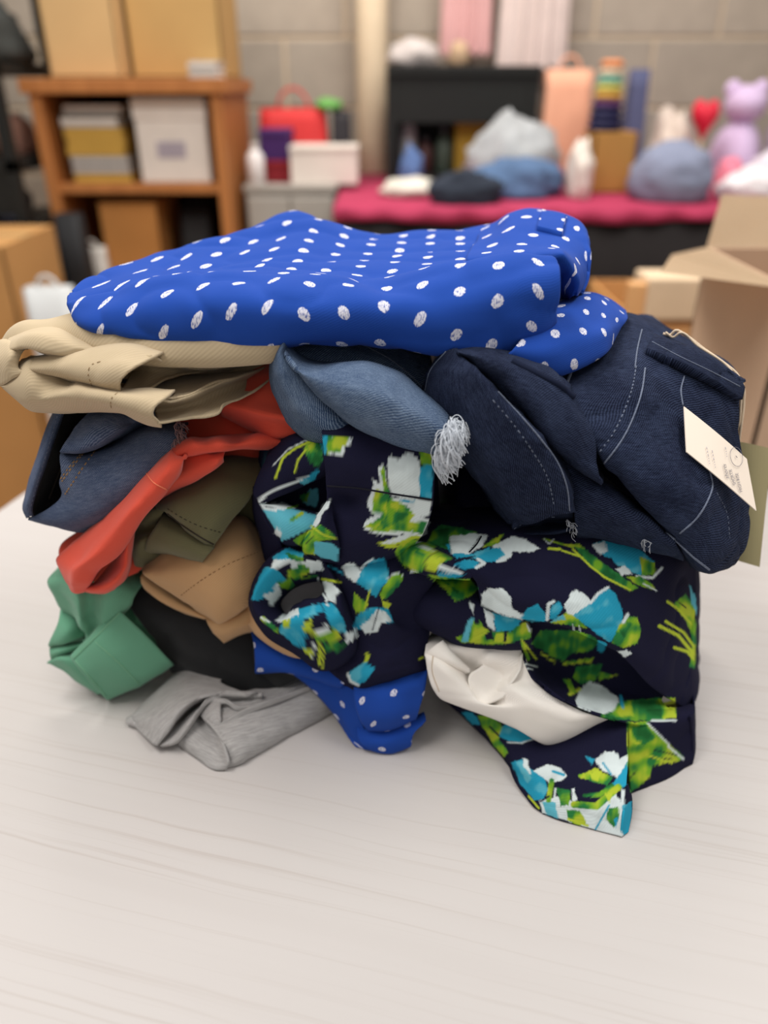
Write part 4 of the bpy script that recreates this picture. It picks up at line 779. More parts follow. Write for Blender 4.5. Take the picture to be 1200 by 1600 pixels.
# ---- black shorts
g = gar('black_shorts', 'plain black cotton shorts between the green pair and the grey jersey', 'clothing', (330, 1020, 46))
sheet('body', g, black_m, [[(170, 905, 54), (300, 900, 54), (420, 930, 54), (500, 960, 53)], [(185, 915, 47.5), (290, 935, 47), (390, 965, 46.5), (480, 990, 46)], [(200, 945, 46.6), (300, 970, 45.6), (390, 1000, 45.2), (470, 1025, 45)], [(225, 980, 46.6), (305, 1000, 45.2), (390, 1025, 44.8), (460, 1048, 44.6)], [(250, 1020, 46.4), (312, 1030, 45.2), (382, 1055, 44.3), (448, 1066, 44.3)], [(262, 1045, 46.4), (312, 1052, 45.2), (385, 1081, 44.2), (428, 1086, 44.4)], [(275, 1040, 49), (330, 1050, 49), (400, 1070, 49), (450, 1070, 49)]], wr=.0022, ws=22)
sheet('hem', g, black_m, [[(395, 1010, 45), (430, 1020, 44.4), (470, 1030, 44)], [(400, 1045, 44.4), (432, 1050, 43.9), (475, 1045, 43.8)], [(420, 1082, 44.4), (436, 1076, 44.1), (485, 1052, 43.9)]], wr=.001)

# ---- second polka pair, low
g = gar('polka_shorts', 'royal blue shorts with white dots squashed low under the floral ones', 'clothing', (560, 1120, 41))
_, bv = sheet('waistband', g, blue_p2, [[(390, 985, 49), (440, 1000, 49), (540, 1030, 47)], [(395, 998, 44.6), (440, 1010, 44.2), (490, 1025, 43.8), (540, 1040, 42.6)], [(398, 1020, 43.8), (440, 1030, 43.4), (490, 1043, 42.7), (545, 1058, 41.6)], [(398, 1042, 43.7), (440, 1046, 43.2), (485, 1056, 42.6), (535, 1072, 41.6)], [(402, 1040, 46), (440, 1042, 46), (540, 1065, 45)]], wr=.0008)
sheet('leg', g, blue_p2, [[(450, 1048, 45.5), (500, 1055, 45), (560, 1060, 44)], [(458, 1054, 43.9), (505, 1062, 42.9), (558, 1072, 41.6)], [(482, 1074, 43.5), (522, 1085, 42.3), (560, 1098, 41.1)], [(508, 1102, 42.8), (536, 1114, 41.6), (562, 1126, 40.7)], [(532, 1135, 41.9), (550, 1146, 40.9), (575, 1150, 40.4)], [(553, 1164, 40.5), (572, 1172, 40.2), (595, 1177, 40.0)], [(575, 1165, 43), (600, 1170, 43)]], wr=.001)
sheet('leg', g, blue_p2, [[(550, 1040, 44), (600, 1035, 44), (668, 1030, 44)], [(552, 1072, 41.2), (600, 1058, 41), (668, 1042, 41.6)], [(552, 1088, 40.6), (602, 1080, 40.0), (667, 1060, 40.8)], [(556, 1110, 40.2), (604, 1103, 39.6), (664, 1082, 40.5)], [(564, 1130, 40.0), (608, 1128, 39.5), (657, 1108, 40.2)], [(575, 1142, 40.3), (612, 1141, 40.1), (652, 1126, 40.5)], [(580, 1135, 43), (650, 1120, 43)]], wr=.0012)
sheet('hem', g, blue_p2, [[(556, 1128, 41.4), (608, 1134, 41), (662, 1112, 41.2)], [(558, 1145, 40.4), (604, 1148, 40.1), (664, 1128, 40.5)], [(560, 1158, 40.1), (600, 1158, 39.7), (648, 1144, 40.1)], [(578, 1172, 39.9), (602, 1177, 39.7), (643, 1164, 39.9)], [(590, 1172, 42), (640, 1160, 42)]], wr=.001)

# ---- floral shorts (right), with the white pair stuffed inside
fs = dict(step=1.9, paint=True)
g = gar('floral_shorts', 'navy floral cotton shorts spread to the table with white cotton spilling out of the leg', 'clothing', (950, 1150, 40))
sheet('lower_leg', g, floral_m, [[Z(680, 1085, 1.5), Z(760, 1095, 3), Z(860, 1112, 3.6), Z(982, 1100, 4.6)], [Z(715, 1113, .7), Z(770, 1133, 2.0), Z(850, 1156, 2.4), Z(920, 1148, 3.4), Z(981, 1132, 4.2)], [Z(752, 1148, .3), Z(795, 1168, 1.6), Z(850, 1178, 2.2), Z(920, 1170, 3.1), Z(981, 1165, 3.8)], [Z(788, 1188, .2), Z(815, 1203, 1.4), Z(860, 1203, 2.3), Z(920, 1195, 2.8), Z(982, 1185, 3.3)], [Z(806, 1224, .2), Z(835, 1230, 1.1), Z(875, 1230, 1.9), Z(930, 1228, 2.3), Z(979, 1220, 2.7)], [Z(830, 1258, .15), Z(855, 1258, .8), Z(890, 1258, 1.2), Z(930, 1265, 1.4), Z(976, 1265, 1.7)], [Z(848, 1271, .1), Z(875, 1282, .1), Z(905, 1290, .1), Z(940, 1300, .1), Z(971, 1308, .15)]], wr=.0008, **fs)
_, bvc = sheet('hem_edge', g, floral_m, [[Z(981, 1225, 2.6), Z(986, 1236, 1.8)], [Z(978, 1245, 2.1), Z(988, 1248, 1.2)], [Z(975, 1272, 1.5), Z(988, 1268, .5)], [Z(971, 1308, .12), Z(982, 1300, .1)]], wr=0, **fs)
sheet('lower_body', g, floral_m, [[(975, 1100, 44), (1020, 1100, 44), (1085, 1085, 45)], [Z(981, 1130, 4.2), Z(1030, 1132, 4.2), Z(1085, 1128, 3.6)], [Z(982, 1160, 3.2), Z(1030, 1160, 2.9), Z(1085, 1148, 2.4)], [Z(983, 1200, 1.7), Z(1030, 1190, 1.5), Z(1084, 1170, 1.2)], [Z(985, 1228, .7), Z(1030, 1212, .6), Z(1084, 1186, .5)], [Z(987, 1240, .1), Z(1035, 1221, .1), Z(1083, 1194, .1)], [Z(990, 1200, .1), Z(1035, 1190, .1), Z(1080, 1170, .1)]], wr=.0008, **fs)
sheet('lower_side', g, floral_m, [[Z(1080, 1120, 4.2), Z(1086, 1110, 3.6), Z(1080, 1060, 3.2)], [Z(1083, 1150, 2.4), Z(1087, 1140, 2.0), Z(1085, 1090, 1.6)], [Z(1083, 1192, .1), Z(1086, 1180, .1), Z(1086, 1120, .1)]], wr=.0004, **fs)
_, bvt = sheet('upper_leg', g, floral_m, [[(640, 790, 50), (750, 780, 50), (900, 780, 50), (1000, 800, 50), (1080, 850, 50)], [(655, 825, 44), (700, 820, 43.4), (780, 822, 43), (880, 828, 42.5), (980, 838, 43), (1050, 855, 44), (1088, 880, 46)], [(645, 845, 42.6), (700, 848, 41.5), (780, 853, 41), (870, 860, 40.5), (960, 878, 40.8), (1040, 905, 42), (1090, 935, 44.5)], [(690, 868, 41), (740, 874, 40.3), (800, 888, 39.7), (880, 903, 39.5), (960, 923, 39.7), (1030, 955, 40.8), (1088, 1000, 43.3)], [(725, 892, 40.2), (770, 912, 39.3), (830, 932, 38.8), (890, 943, 38.5), (950, 963, 38.7), (1020, 1000, 40.0), (1086, 1050, 42.4)], [(742, 912, 40), (785, 938, 39), (840, 955, 38.6), (900, 975, 38.2), (960, 1000, 38.4), (1025, 1045, 39.6), (1082, 1085, 41.8)], [(752, 945, 40.2), (785, 962, 39.2), (845, 972, 38.7), (900, 990, 38.3), (953, 1013, 38.5), (1020, 1075, 39.5), (1072, 1108, 41)]], wr=.0016, ws=24, **fs)
sheet('side', g, floral_m, [[(1080, 885, 45.8), (1090, 885, 47), (1080, 860, 53)], [(1082, 945, 44.2), (1091, 940, 45.6), (1088, 910, 53)], [(1082, 1000, 43.1), (1089, 995, 44.6), (1088, 960, 53)], [(1078, 1050, 42.2), (1087, 1045, 43.6), (1087, 1010, 52)], [(1064, 1100, 40.8), (1082, 1088, 42.2), (1086, 1060, 50)], [(1056, 1118, 40.6), (1074, 1108, 41.6), (1080, 1075, 49)]], wr=.0008, **fs)
sheet('leg_inside', g, floral_m, [[(812, 965, 41), (900, 980, 41), (965, 1010, 40.3), (1030, 1065, 40.3)], [(812, 995, 41.4), (900, 1012, 42.4), (980, 1035, 42), (1040, 1080, 41)], [(820, 1025, 40.4), (862, 1048, 41.4), (935, 1068, 41.4), (1035, 1095, 40.8)], [(828, 1048, 39.6), (862, 1074, 39.4), (915, 1090, 39.4), (965, 1100, 39.6), (1050, 1108, 40)], [(838, 1064, 39.0), (872, 1089, 38.4), (912, 1107, 38.1), (962, 1122, 38.2), (1052, 1126, 39.4), (1068, 1112, 40.6)], [(850, 1070, 42), (950, 1110, 42), (1050, 1112, 43)]], wr=.0008, **fs)
_, bvtip = sheet('folded_tip', g, floral_m, [[(645, 848, 46), (700, 860, 46), (740, 890, 45)], [(640, 844, 42.6), (665, 847, 42), (700, 861, 41.3), (740, 890, 40.6)], [(620, 856, 42), (650, 862, 40.8), (690, 878, 40), (740, 898, 40.1)], [(618, 872, 42), (650, 885, 40.5), (690, 897, 39.9), (735, 904, 40.1)], [(630, 883, 43), (655, 896, 41.8), (690, 905, 41.2), (735, 907, 41.3)], [(645, 882, 46), (735, 900, 46)]], wr=.0008, **fs)
sheet('inner_hem', g, floral_m, [[(670, 888, 44.5), (710, 893, 43.6), (745, 908, 42.5), (765, 935, 41.5)], [(652, 918, 42.8), (690, 925, 41.5), (735, 940, 40.8), (785, 960, 40)], [(629, 948, 42.3), (680, 953, 41), (735, 966, 40.3), (815, 968, 39.7)], [(650, 972, 41.8), (690, 980, 40.7), (740, 990, 40.2), (828, 985, 39.5)], [(656, 978, 42), (703, 999, 40.8), (760, 1008, 40.2), (832, 1005, 39.7)], [(670, 975, 45), (760, 1000, 45), (832, 1000, 44)]], wr=.0008, **fs)
seam('stitching', g, [bvt, bvtip], [(733, 863), (745, 850), (752, 838)], navy_thread, .0005)

g = gar('white_shorts', 'soft white cotton shorts bundled inside the open leg of the floral ones', 'clothing', (780, 1080, 41))
_, bv = sheet('body', g, white_m, [[(680, 985, 46), (720, 985, 46), (780, 985, 45), (815, 990, 44)], [(670, 995, 43.2), (715, 992, 42.6), (780, 995, 42), (815, 1000, 42)], [(666, 1005, 41.8), (700, 1012, 41.2), (748, 1012, 40.9), (795, 1008, 41), (818, 1012, 41)], [(664, 1018, 41), (695, 1026, 40.8), (738, 1044, 41.2), (762, 1032, 40.2), (795, 1030, 40.2), (824, 1034, 40.2)], [(664, 1026, 40.6), (695, 1042, 40), (733, 1054, 40.9), (752, 1060, 41.2), (795, 1052, 40), (834, 1060, 39.4)], [(668, 1052, 40.4), (700, 1068, 39.8), (734, 1078, 39.6), (752, 1096, 39.9), (800, 1075, 38.8), (860, 1085, 38.7)], [(678, 1080, 40.2), (705, 1090, 39.8), (745, 1101, 39.1), (790, 1105, 38.4), (840, 1105, 37.9), (905, 1109, 38.4)], [(690, 1093, 40.5), (730, 1108, 39.8), (775, 1122, 38.9), (820, 1132, 38.2), (870, 1130, 37.8), (925, 1117, 38.2)], [(720, 1102, 42), (770, 1122, 40.2), (810, 1140, 39.1), (852, 1161, 38.3), (880, 1156, 38.3), (948, 1124, 38.9)], [(740, 1100, 45), (810, 1125, 44), (860, 1140, 44), (940, 1115, 44)]], wr=.0007, step=3)
sheet('fold', g, white_m, [[(692, 1000, 41.2), (712, 1022, 40.6), (736, 1046, 40.6)], [(680, 1008, 40.9), (703, 1030, 40.2), (734, 1050, 40.4)], [(668, 1018, 40.8), (695, 1033, 40.3), (732, 1053, 40.6)], [(672, 1025, 41.5), (700, 1042, 41.2), (732, 1055, 41.4)]], wr=.0003, step=3)
sheet('pocket', g, white_m, [[(766, 1030, 40.6), (790, 1048, 40.4), (815, 1020, 40.5)], [(748, 1045, 40.3), (775, 1068, 39.9), (812, 1045, 39.6)], [(733, 1058, 40.2), (757, 1085, 39.7), (795, 1072, 39)], [(736, 1075, 39.7), (752, 1098, 39.2), (785, 1090, 38.7)]], wr=.0004, step=3)
seam('stitching', g, bv, [(677, 1022), (675, 1045), (686, 1080)], plain('white_thread', (214, 198, 180), .8), .0005)

# ---- camel shorts
g = gar('camel_shorts', 'camel brown cotton shorts with stitched hem under the olive ones', 'clothing', (330, 920, 45))
_, bv = sheet('leg', g, camel_m, [[(225, 860, 53), (300, 820, 53), (370, 800, 53), (410, 830, 53)], [(225, 888, 45.6), (270, 865, 45), (330, 845, 45), (385, 832, 46), (415, 850, 47)], [(224, 897, 44.6), (270, 893, 43.6), (330, 880, 43.4), (385, 868, 44.3), (425, 880, 46)], [(240, 910, 44.5), (290, 918, 43.2), (340, 915, 42.7), (385, 905, 43.5), (425, 905, 45)], [(265, 927, 44.5), (305, 943, 43.3), (345, 946, 42.7), (385, 933, 43.3), (420, 925, 44.5)], [(292, 946, 44.5), (318, 958, 43.7), (338, 966, 43.2), (370, 955, 43.3), (402, 940, 44.2)], [(290, 938, 49), (340, 952, 49), (400, 930, 49)]], wr=.0012)
seam('stitching', g, bv, [(283, 930), (320, 903), (360, 880), (402, 863)], camel_thread, .0003, True)
sheet('under_leg', g, camel_m, [[(226, 893, 46.5), (255, 912, 46.5), (292, 938, 46.5), (332, 958, 46)], [(222, 897, 45.4), (250, 916, 45.2), (290, 941, 45.2), (330, 962, 45)], [(217, 904, 45.3), (240, 926, 44.7), (280, 948, 44.7), (320, 966, 44.5)], [(224, 918, 45.9), (250, 939, 45.4), (285, 957, 45.4), (320, 969, 45.1)], [(235, 918, 50), (320, 960, 50)]], wr=.0007)
sheet('hem', g, camel_m, [[(316, 956, 46), (340, 960, 45.6), (375, 950, 45.4), (400, 938, 45.5)], [(318, 962, 45), (340, 966, 44.4), (375, 957, 44.3), (400, 945, 44.5)], [(322, 972, 44.6), (346, 972, 44.1), (363, 976, 43.5), (395, 962, 44.3)], [(329, 986, 44.5), (350, 986, 43.8), (375, 979, 43.9), (402, 972, 44.4)], [(341, 998, 44.5), (362, 992, 44.2), (380, 986, 44.4), (402, 982, 44.9)], [(345, 992, 49), (400, 975, 49)]], wr=.0006)
sheet('waistband', g, camel_m, [[(376, 952, 45), (400, 942, 44.3), (425, 938, 44.5)], [(390, 982, 44), (415, 970, 43.1), (442, 974, 43.4)], [(424, 1012, 43.2), (442, 1000, 42.4), (468, 1005, 42.8)], [(458, 1028, 42.8), (470, 1019, 42.2), (494, 1018, 42.6)], [(480, 1031, 42.8), (490, 1030, 42.6), (500, 1027, 42.9)]], wr=.0005)

# ---- olive shorts
g = gar('olive_shorts', 'dark olive green cotton shorts with a stitched hem under the coral ones', 'clothing', (310, 800, 45))
_, bv = sheet('leg', g, olive_m, [[(240, 760, 53), (300, 725, 53), (350, 705, 53), (420, 705, 53)], [(245, 772, 47), (295, 750, 46.5), (345, 730, 46.8), (408, 725, 47.8)], [(240, 787, 45.6), (278, 775, 44.9), (330, 762, 45), (404, 748, 46.4)], [(244, 796, 45), (275, 792, 44), (330, 790, 43.9), (390, 782, 45.3)], [(258, 800, 44.5), (290, 812, 43.5), (325, 825, 43.2), (362, 816, 44.4)], [(262, 806, 44.8), (290, 827, 43.7), (320, 845, 43.2), (337, 852, 43.5)], [(270, 806, 47), (300, 825, 46), (340, 848, 46)]], wr=.0014)
seam('stitching', g, bv, [(262, 795), (290, 812), (315, 823), (345, 832)], dark_thread, .0003, True); seam('seam', g, bv, [(262, 802), (290, 824), (318, 842), (336, 852)], dark_thread, .0006)
sheet('hem', g, olive_m, [[(256, 798, 46.5), (290, 820, 45.6), (335, 850, 45)], [(252, 806, 45), (290, 829, 44.1), (333, 857, 43.4)], [(243, 822, 44.3), (283, 843, 43.3), (326, 866, 43)], [(231, 842, 44.4), (268, 854, 43.5), (318, 876, 43.2)], [(226, 858, 44.9), (262, 862, 44.2), (298, 874, 43.7), (316, 879, 43.9)], [(232, 860, 48), (270, 865, 48), (316, 875, 48)]], wr=.0009)
sheet('inner_fold', g, olive_m, [[(205, 795, 48), (235, 790, 47.5), (265, 785, 47)], [(208, 802, 46.2), (235, 800, 45), (260, 792, 44.9)], [(211, 815, 46), (230, 818, 45), (248, 812, 44.9)], [(210, 830, 46.2), (226, 830, 45.8), (244, 822, 45.6)], [(207, 845, 46), (224, 842, 44.7), (238, 838, 44.9)], [(206, 868, 46), (216, 868, 45.1), (232, 860, 45.1)], [(210, 886, 46.4), (226, 884, 45.9), (258, 868, 45.9)], [(210, 885, 50), (258, 868, 50)]], wr=.001)

# ---- coral shorts
g = gar('coral_shorts', 'coral red cotton shorts, one leg hanging down over the green pair', 'clothing', (250, 760, 45))
sheet('waist', g, coral_m, [[(370, 575, 56), (425, 570, 56), (470, 590, 56)], [(385, 595, 48.6), (425, 590, 48), (468, 605, 47.4)], [(382, 610, 47.6), (425, 612, 47), (465, 626, 46.4)], [(372, 618, 47.2), (415, 629, 46.4), (463, 643, 45.9)], [(356, 631, 46.6), (405, 645, 45.6), (465, 658, 45.2)], [(347, 638, 46.9), (400, 653, 46.1), (465, 668, 45.7)], [(345, 647, 47.8), (396, 668, 46.9), (420, 679, 46.1), (465, 680, 45.8)], [(350, 655, 49.5), (400, 680, 48.5), (425, 687, 46.8), (465, 686, 46.2)]], wr=.0006, step=3)
_, bv = sheet('waist_lining', g, coral_m, [[(270, 640, 50), (350, 635, 50), (410, 655, 50)], [(275, 670, 48.5), (340, 665, 48.5), (410, 675, 48.5)], [(275, 695, 47.5), (340, 688, 47.3), (412, 684, 47.6)]], wr=.001)
sheet('hem', g, coral_m, [[(272, 690, 48), (340, 680, 48), (405, 675, 48.5), (465, 685, 49)], [(264, 707, 44), (283, 694, 44.1), (300, 689, 43.9), (320, 691, 44.2), (340, 688, 44.2), (365, 693, 44.7), (405, 683, 45.6), (462, 693, 46.6)], [(268, 712, 43.3), (288, 702, 43.3), (305, 697, 43.2), (322, 697, 43.5), (342, 695, 43.6), (365, 696, 44.3), (408, 691, 45.1), (462, 695, 46.2)], [(276, 714, 43.4), (292, 710, 43.6), (312, 705, 43.6), (340, 703, 43.8), (360, 701, 44.3), (378, 700, 45), (412, 699, 45.6), (462, 698, 46.5)], [(282, 714, 46.5), (312, 708, 46.5), (362, 703, 47.2), (462, 700, 48.5)]], wr=.0004, step=3)
sheet('leg_lining', g, coral_m, [[(262, 725, 46.5), (290, 708, 46), (312, 700, 46), (350, 700, 46)], [(268, 725, 45), (290, 714, 44.6), (314, 708, 44.5), (336, 713, 44.1), (351, 703, 45)], [(264, 748, 44.4), (290, 737, 43.9), (315, 729, 43.7), (340, 722, 43.7), (350, 712, 44.4)], [(250, 775, 45), (280, 758, 44.5), (310, 746, 44.1), (340, 729, 43.9), (350, 719, 44.4)], [(250, 775, 48), (310, 745, 48), (350, 720, 48)]], wr=.0006, step=3)
_, bv = sheet('leg', g, coral_m, [[(268, 704, 45.5), (272, 702, 45.2), (278, 704, 45), (285, 708, 45), (292, 716, 45)], [(262, 706, 44), (264, 713, 42.7), (272, 721, 42.2), (283, 723, 42.4), (288, 717, 43.2)], [(247, 719, 44), (252, 727, 42.2), (262, 735, 41.5), (275, 739, 41.9), (284, 736, 43.3)], [(215, 749, 44), (225, 757, 42), (240, 766, 41.1), (255, 768, 41.6), (266, 760, 43.4)], [(180, 788, 44), (192, 796, 42), (206, 803, 40.9), (222, 805, 41.4), (233, 797, 43.4)], [(140, 824, 44.5), (158, 834, 42.5), (176, 842, 41.2), (197, 845, 41.6), (211, 832, 43.8)], [(105, 854, 44.8), (125, 866, 43.2), (148, 874, 41.2), (172, 876, 41.8), (192, 862, 44)], [(87, 877, 45), (102, 890, 43.6), (125, 897, 41.7), (140, 899, 41.9), (160, 888, 44)], [(94, 893, 44.8), (104, 905, 43.5), (120, 912, 42), (135, 912, 42.2), (150, 902, 44)], [(107, 918, 44.4), (112, 924, 43.6), (122, 926, 43), (132, 924, 43.2), (142, 914, 44.5)], [(115, 915, 46), (125, 920, 46), (135, 918, 46), (145, 910, 46)]], wr=.0008, step=3)
seam('stitching', g, bv, [(228, 738), (238, 752), (262, 766)], coral_thread, .0004)
sheet('leg_fold', g, coral_m, [[(198, 825, 45.5), (207, 815, 44.6), (216, 815, 45)], [(194, 840, 44.6), (203, 835, 43.2), (212, 830, 44)], [(184, 866, 44.6), (198, 866, 42.8), (208, 862, 44)], [(166, 888, 45), (180, 886, 43.9), (195, 888, 42.4), (204, 886, 43.8)], [(148, 908, 44.6), (166, 906, 43.2), (183, 906, 42), (197, 904, 43.4)], [(130, 916, 43.8), (147, 920, 42.5), (166, 922, 42.2), (184, 917, 43.4)], [(128, 923, 44.5), (148, 928, 43.9), (162, 928, 43.8), (177, 922, 44.8)], [(135, 920, 48), (180, 915, 48)]], wr=.0006, step=3)
sheet('leg_back', g, coral_m, [[(130, 820, 49), (225, 800, 49)], [(92, 868, 47.5), (150, 880, 46.5), (226, 882, 46.4)], [(110, 912, 47), (170, 912, 46.2), (215, 895, 46.4)]], wr=.0008)

# ---- left denim shorts
g = gar('denim_shorts', 'faded blue denim shorts with a turned black waistband under the khaki pair', 'clothing', (150, 740, 46))
_, bw = sheet('waistband', g, left_denim, [[(95, 625, 53), (80, 680, 52), (60, 740, 51), (50, 790, 50)], [(90, 632, 47.5), (72, 675, 47), (55, 725, 46.5), (40, 775, 46), (36, 797, 45.7), (42, 810, 45.4)], [(97, 632, 46), (83, 675, 45.5), (67, 725, 45), (52, 770, 44.7), (45, 794, 44.6), (48, 806, 44.7)], [(104, 633, 46.3), (90, 675, 45.9), (73, 725, 45.4), (57, 770, 45.1), (50, 796, 44.9), (52, 807, 44.9)]], wr=.0005, step=3, thick=.0018)
_, bf = sheet('waist_facing', g, black_denim, [[(103, 633, 46.4), (89, 675, 46), (72, 725, 45.5), (56, 770, 45.2), (49, 796, 45), (51, 807, 45)], [(122, 634, 47.5), (103, 675, 47), (83, 725, 46.5), (66, 770, 46), (55, 798, 45.4), (55, 807, 45.1)], [(142, 636, 48.8), (115, 675, 48.2), (95, 725, 47.6), (80, 770, 47), (66, 797, 46), (60, 807, 45.3)], [(165, 640, 51), (150, 675, 51), (125, 725, 50), (112, 770, 48.5), (100, 795, 47), (80, 806, 46)]], wr=.0006, step=3, thick=.0018)
seam('stitching', g, bw, [(92, 640), (78, 690), (60, 750), (47, 795)], pale_thread, 0.00028, True); seam('stitching', g, bf, [(138, 642), (110, 690), (92, 738), (76, 780)], dark_thread, .0006)
_, bp = sheet('front', g, left_denim, [[(110, 690, 51), (160, 690, 51), (230, 660, 51), (300, 655, 51)], [(97, 704, 46.4), (130, 706, 46.8), (165, 697, 46.6), (195, 680, 46.8), (230, 668, 46.5), (288, 664, 46.5)], [(93, 716, 45), (125, 716, 44.9), (165, 708, 44.8), (210, 690, 44.9), (250, 680, 45), (290, 676, 45.4)], [(94, 740, 44.5), (125, 740, 44.2), (170, 733, 43.9), (220, 715, 43.9), (265, 700, 44.4), (295, 690, 45)], [(91, 755, 44.6), (120, 765, 43.9), (165, 760, 43.4), (215, 745, 43.4), (265, 725, 44), (300, 705, 45)], [(95, 775, 44.9), (115, 788, 43.9), (155, 787, 43.4), (205, 775, 43.5), (255, 755, 44.4), (300, 735, 46)], [(72, 797, 44.9), (100, 802, 44.1), (140, 806, 43.6), (185, 797, 43.9), (235, 775, 45), (290, 755, 46.5)], [(46, 810, 45.2), (84, 816, 44.5), (125, 820, 44.1), (172, 814, 44.4), (222, 792, 45.4), (290, 765, 47)], [(46, 813, 46), (85, 822, 45.5), (125, 830, 45.2), (172, 823, 45.8), (230, 800, 46.8), (290, 770, 48)], [(60, 805, 52), (125, 815, 52), (200, 800, 52), (290, 765, 52)]], wr=.0009, step=3, thick=.0018)
sheet('pocket_flap', g, left_denim, [[(150, 620, 53), (190, 620, 53), (240, 625, 53), (300, 635, 53)], [(142, 640, 46.2), (172, 642, 45.6), (207, 646, 46.1), (245, 650, 47)], [(112, 674, 45), (146, 671, 44), (177, 667, 44.4), (207, 661, 45.9), (245, 656, 47)], [(93, 705, 44.2), (125, 703, 43.6), (155, 693, 43.7), (182, 676, 44.4), (215, 661, 46.3), (255, 655, 47.8)], [(96, 708, 44.6), (127, 707, 44.2), (158, 697, 44.3), (186, 679, 45), (217, 663, 46.8), (256, 657, 48)], [(100, 708, 46.5), (130, 706, 47), (170, 695, 47), (255, 660, 49)]], wr=.0007, step=3, thick=.0018)
for ln in ([(127, 709), (110, 728), (95, 748)], [(131, 708), (113, 730), (97, 752)], [(152, 700), (128, 733), (102, 772)]): seam('stitching', g, bp, ln, gold_thread, .0005, True)
def fray(name, parent, anchors, mat, n, L, dirs, r=.0003, spread=.6, seed=1, curl=.0022, drop=.9):
    rnd = random.Random(seed); paths = []
    for i in range(n):
        f = rnd.random(); k_ = f*(len(anchors)-1); a = int(min(k_, len(anchors)-2)); p = Vector(anchors[a]).lerp(Vector(anchors[a+1]), k_-a)
        d = Vector(dirs).normalized() + Vector((rnd.uniform(-1, 1), rnd.uniform(-1, 1), rnd.uniform(-1, 1)))*spread; d.normalize(); l = L*rnd.uniform(.5, 1.1)
        ph = rnd.uniform(0, 6.28); tw = rnd.uniform(2.5, 6); cr = curl*rnd.uniform(.4, 1.2); e1 = d.orthogonal().normalized(); e2 = d.cross(e1)
        paths.append([p + d*(l*t) + Vector((0, 0, -1))*(drop*l*t*t) + (e1*math.cos(ph+tw*t) + e2*math.sin(ph+tw*t) - e1*math.cos(ph) - e2*math.sin(ph))*cr*min(1, t*3) for t in np.linspace(0, 1, 10)])
    o = link(name, tube_mesh(name, paths, r, 4), mat, parent); o['kind'] = 'stuff'; return o
fray('frayed_edge', g, [at(283, 662, 45.6), at(278, 672, 45), at(280, 685, 44.8), at(274, 694, 44.6)], fray_d, 60, .006, (1, -.3, .1), .00025, .9, 3)

# ---- mid blue denim with the frayed hem
g = gar('frayed_jeans', 'light blue denim shorts with a white frayed hem poking out of the pile', 'clothing', (560, 610, 44))
_, bi = sheet('leg_inside', g, mid_denim, [[(450, 518, 56), (520, 515, 56), (600, 520, 56), (670, 550, 56)], [(452, 530, 48), (520, 530, 48), (600, 538, 48), (672, 570, 48)], [(455, 545, 46.5), (520, 545, 46.8), (595, 562, 46.4), (668, 605, 46)], [(470, 575, 45.6), (530, 578, 45.8), (590, 588, 45.6), (665, 632, 45)], [(500, 600, 46.5), (600, 625, 46.5), (690, 665, 46)]], wr=.0016, step=3, thick=.0018)
seam('seam', g, bi, [(570, 540), (610, 562), (645, 590), (663, 608)], pale_thread, 0.00049)
sheet('turned_cuff', g, mid_denim, [[(490, 512, 53), (450, 522, 52), (440, 570, 52), (452, 630, 52), (510, 675, 51)], [(475, 520, 47), (447, 525, 45), (430, 548, 44.5), (426, 585, 44), (440, 622, 43.6), (465, 660, 43.4), (500, 686, 43.2), (545, 691, 43)], [(482, 524, 45.6), (448, 530, 43.7), (437, 555, 43), (445, 590, 42.6), (464, 625, 42.4), (493, 652, 42.2), (528, 668, 42.1), (558, 677, 42.3)], [(500, 527, 46), (456, 532, 44.4), (447, 550, 43.6), (462, 572, 43.2), (485, 597, 43), (512, 630, 42.6), (540, 655, 42.6), (564, 668, 42.8)]], wr=.0008, step=3, thick=.0018)
_, bl = sheet('leg', g, mid_denim, [[(465, 548, 49), (560, 570, 48), (640, 595, 47), (700, 645, 46)], [(446, 545, 43.6), (468, 570, 42.9), (492, 580, 42.1), (530, 580, 41.5), (570, 583, 41.1), (612, 597, 40.9), (656, 628, 40.7), (701, 658, 40.6)], [(446, 555, 43), (466, 580, 42), (496, 595, 40.9), (536, 606, 39.9), (580, 616, 39.5), (625, 636, 39.4), (665, 658, 39.5), (696, 675, 39.8)], [(450, 562, 43), (474, 593, 42), (506, 618, 40.7), (546, 637, 39.7), (590, 653, 39.3), (635, 673, 39.3), (668, 685, 39.5), (690, 692, 39.8)], [(455, 568, 43.4), (480, 602, 42.6), (515, 636, 41.3), (550, 659, 40.4), (595, 679, 40.1), (640, 697, 40.1), (685, 708, 40.4)], [(500, 620, 47), (560, 650, 46), (640, 685, 45), (685, 700, 45)]], wr=.0008, step=2.6, thick=.0018)
A1 = [at(701, 659, 40.3), at(695, 676, 39.6), at(689, 693, 39.6), at(685, 708, 40.2)]
fray('frayed_hem', g, A1, fray_m, 520, .0115, (.75, -.4, -.25), .00026, .6, 5, .0036, .7)
fray('frayed_hem', g, [at(592, 686, 42), at(620, 690, 42)], fray_m, 40, .008, (.2, -.4, -.4), .00025, .9, 8)

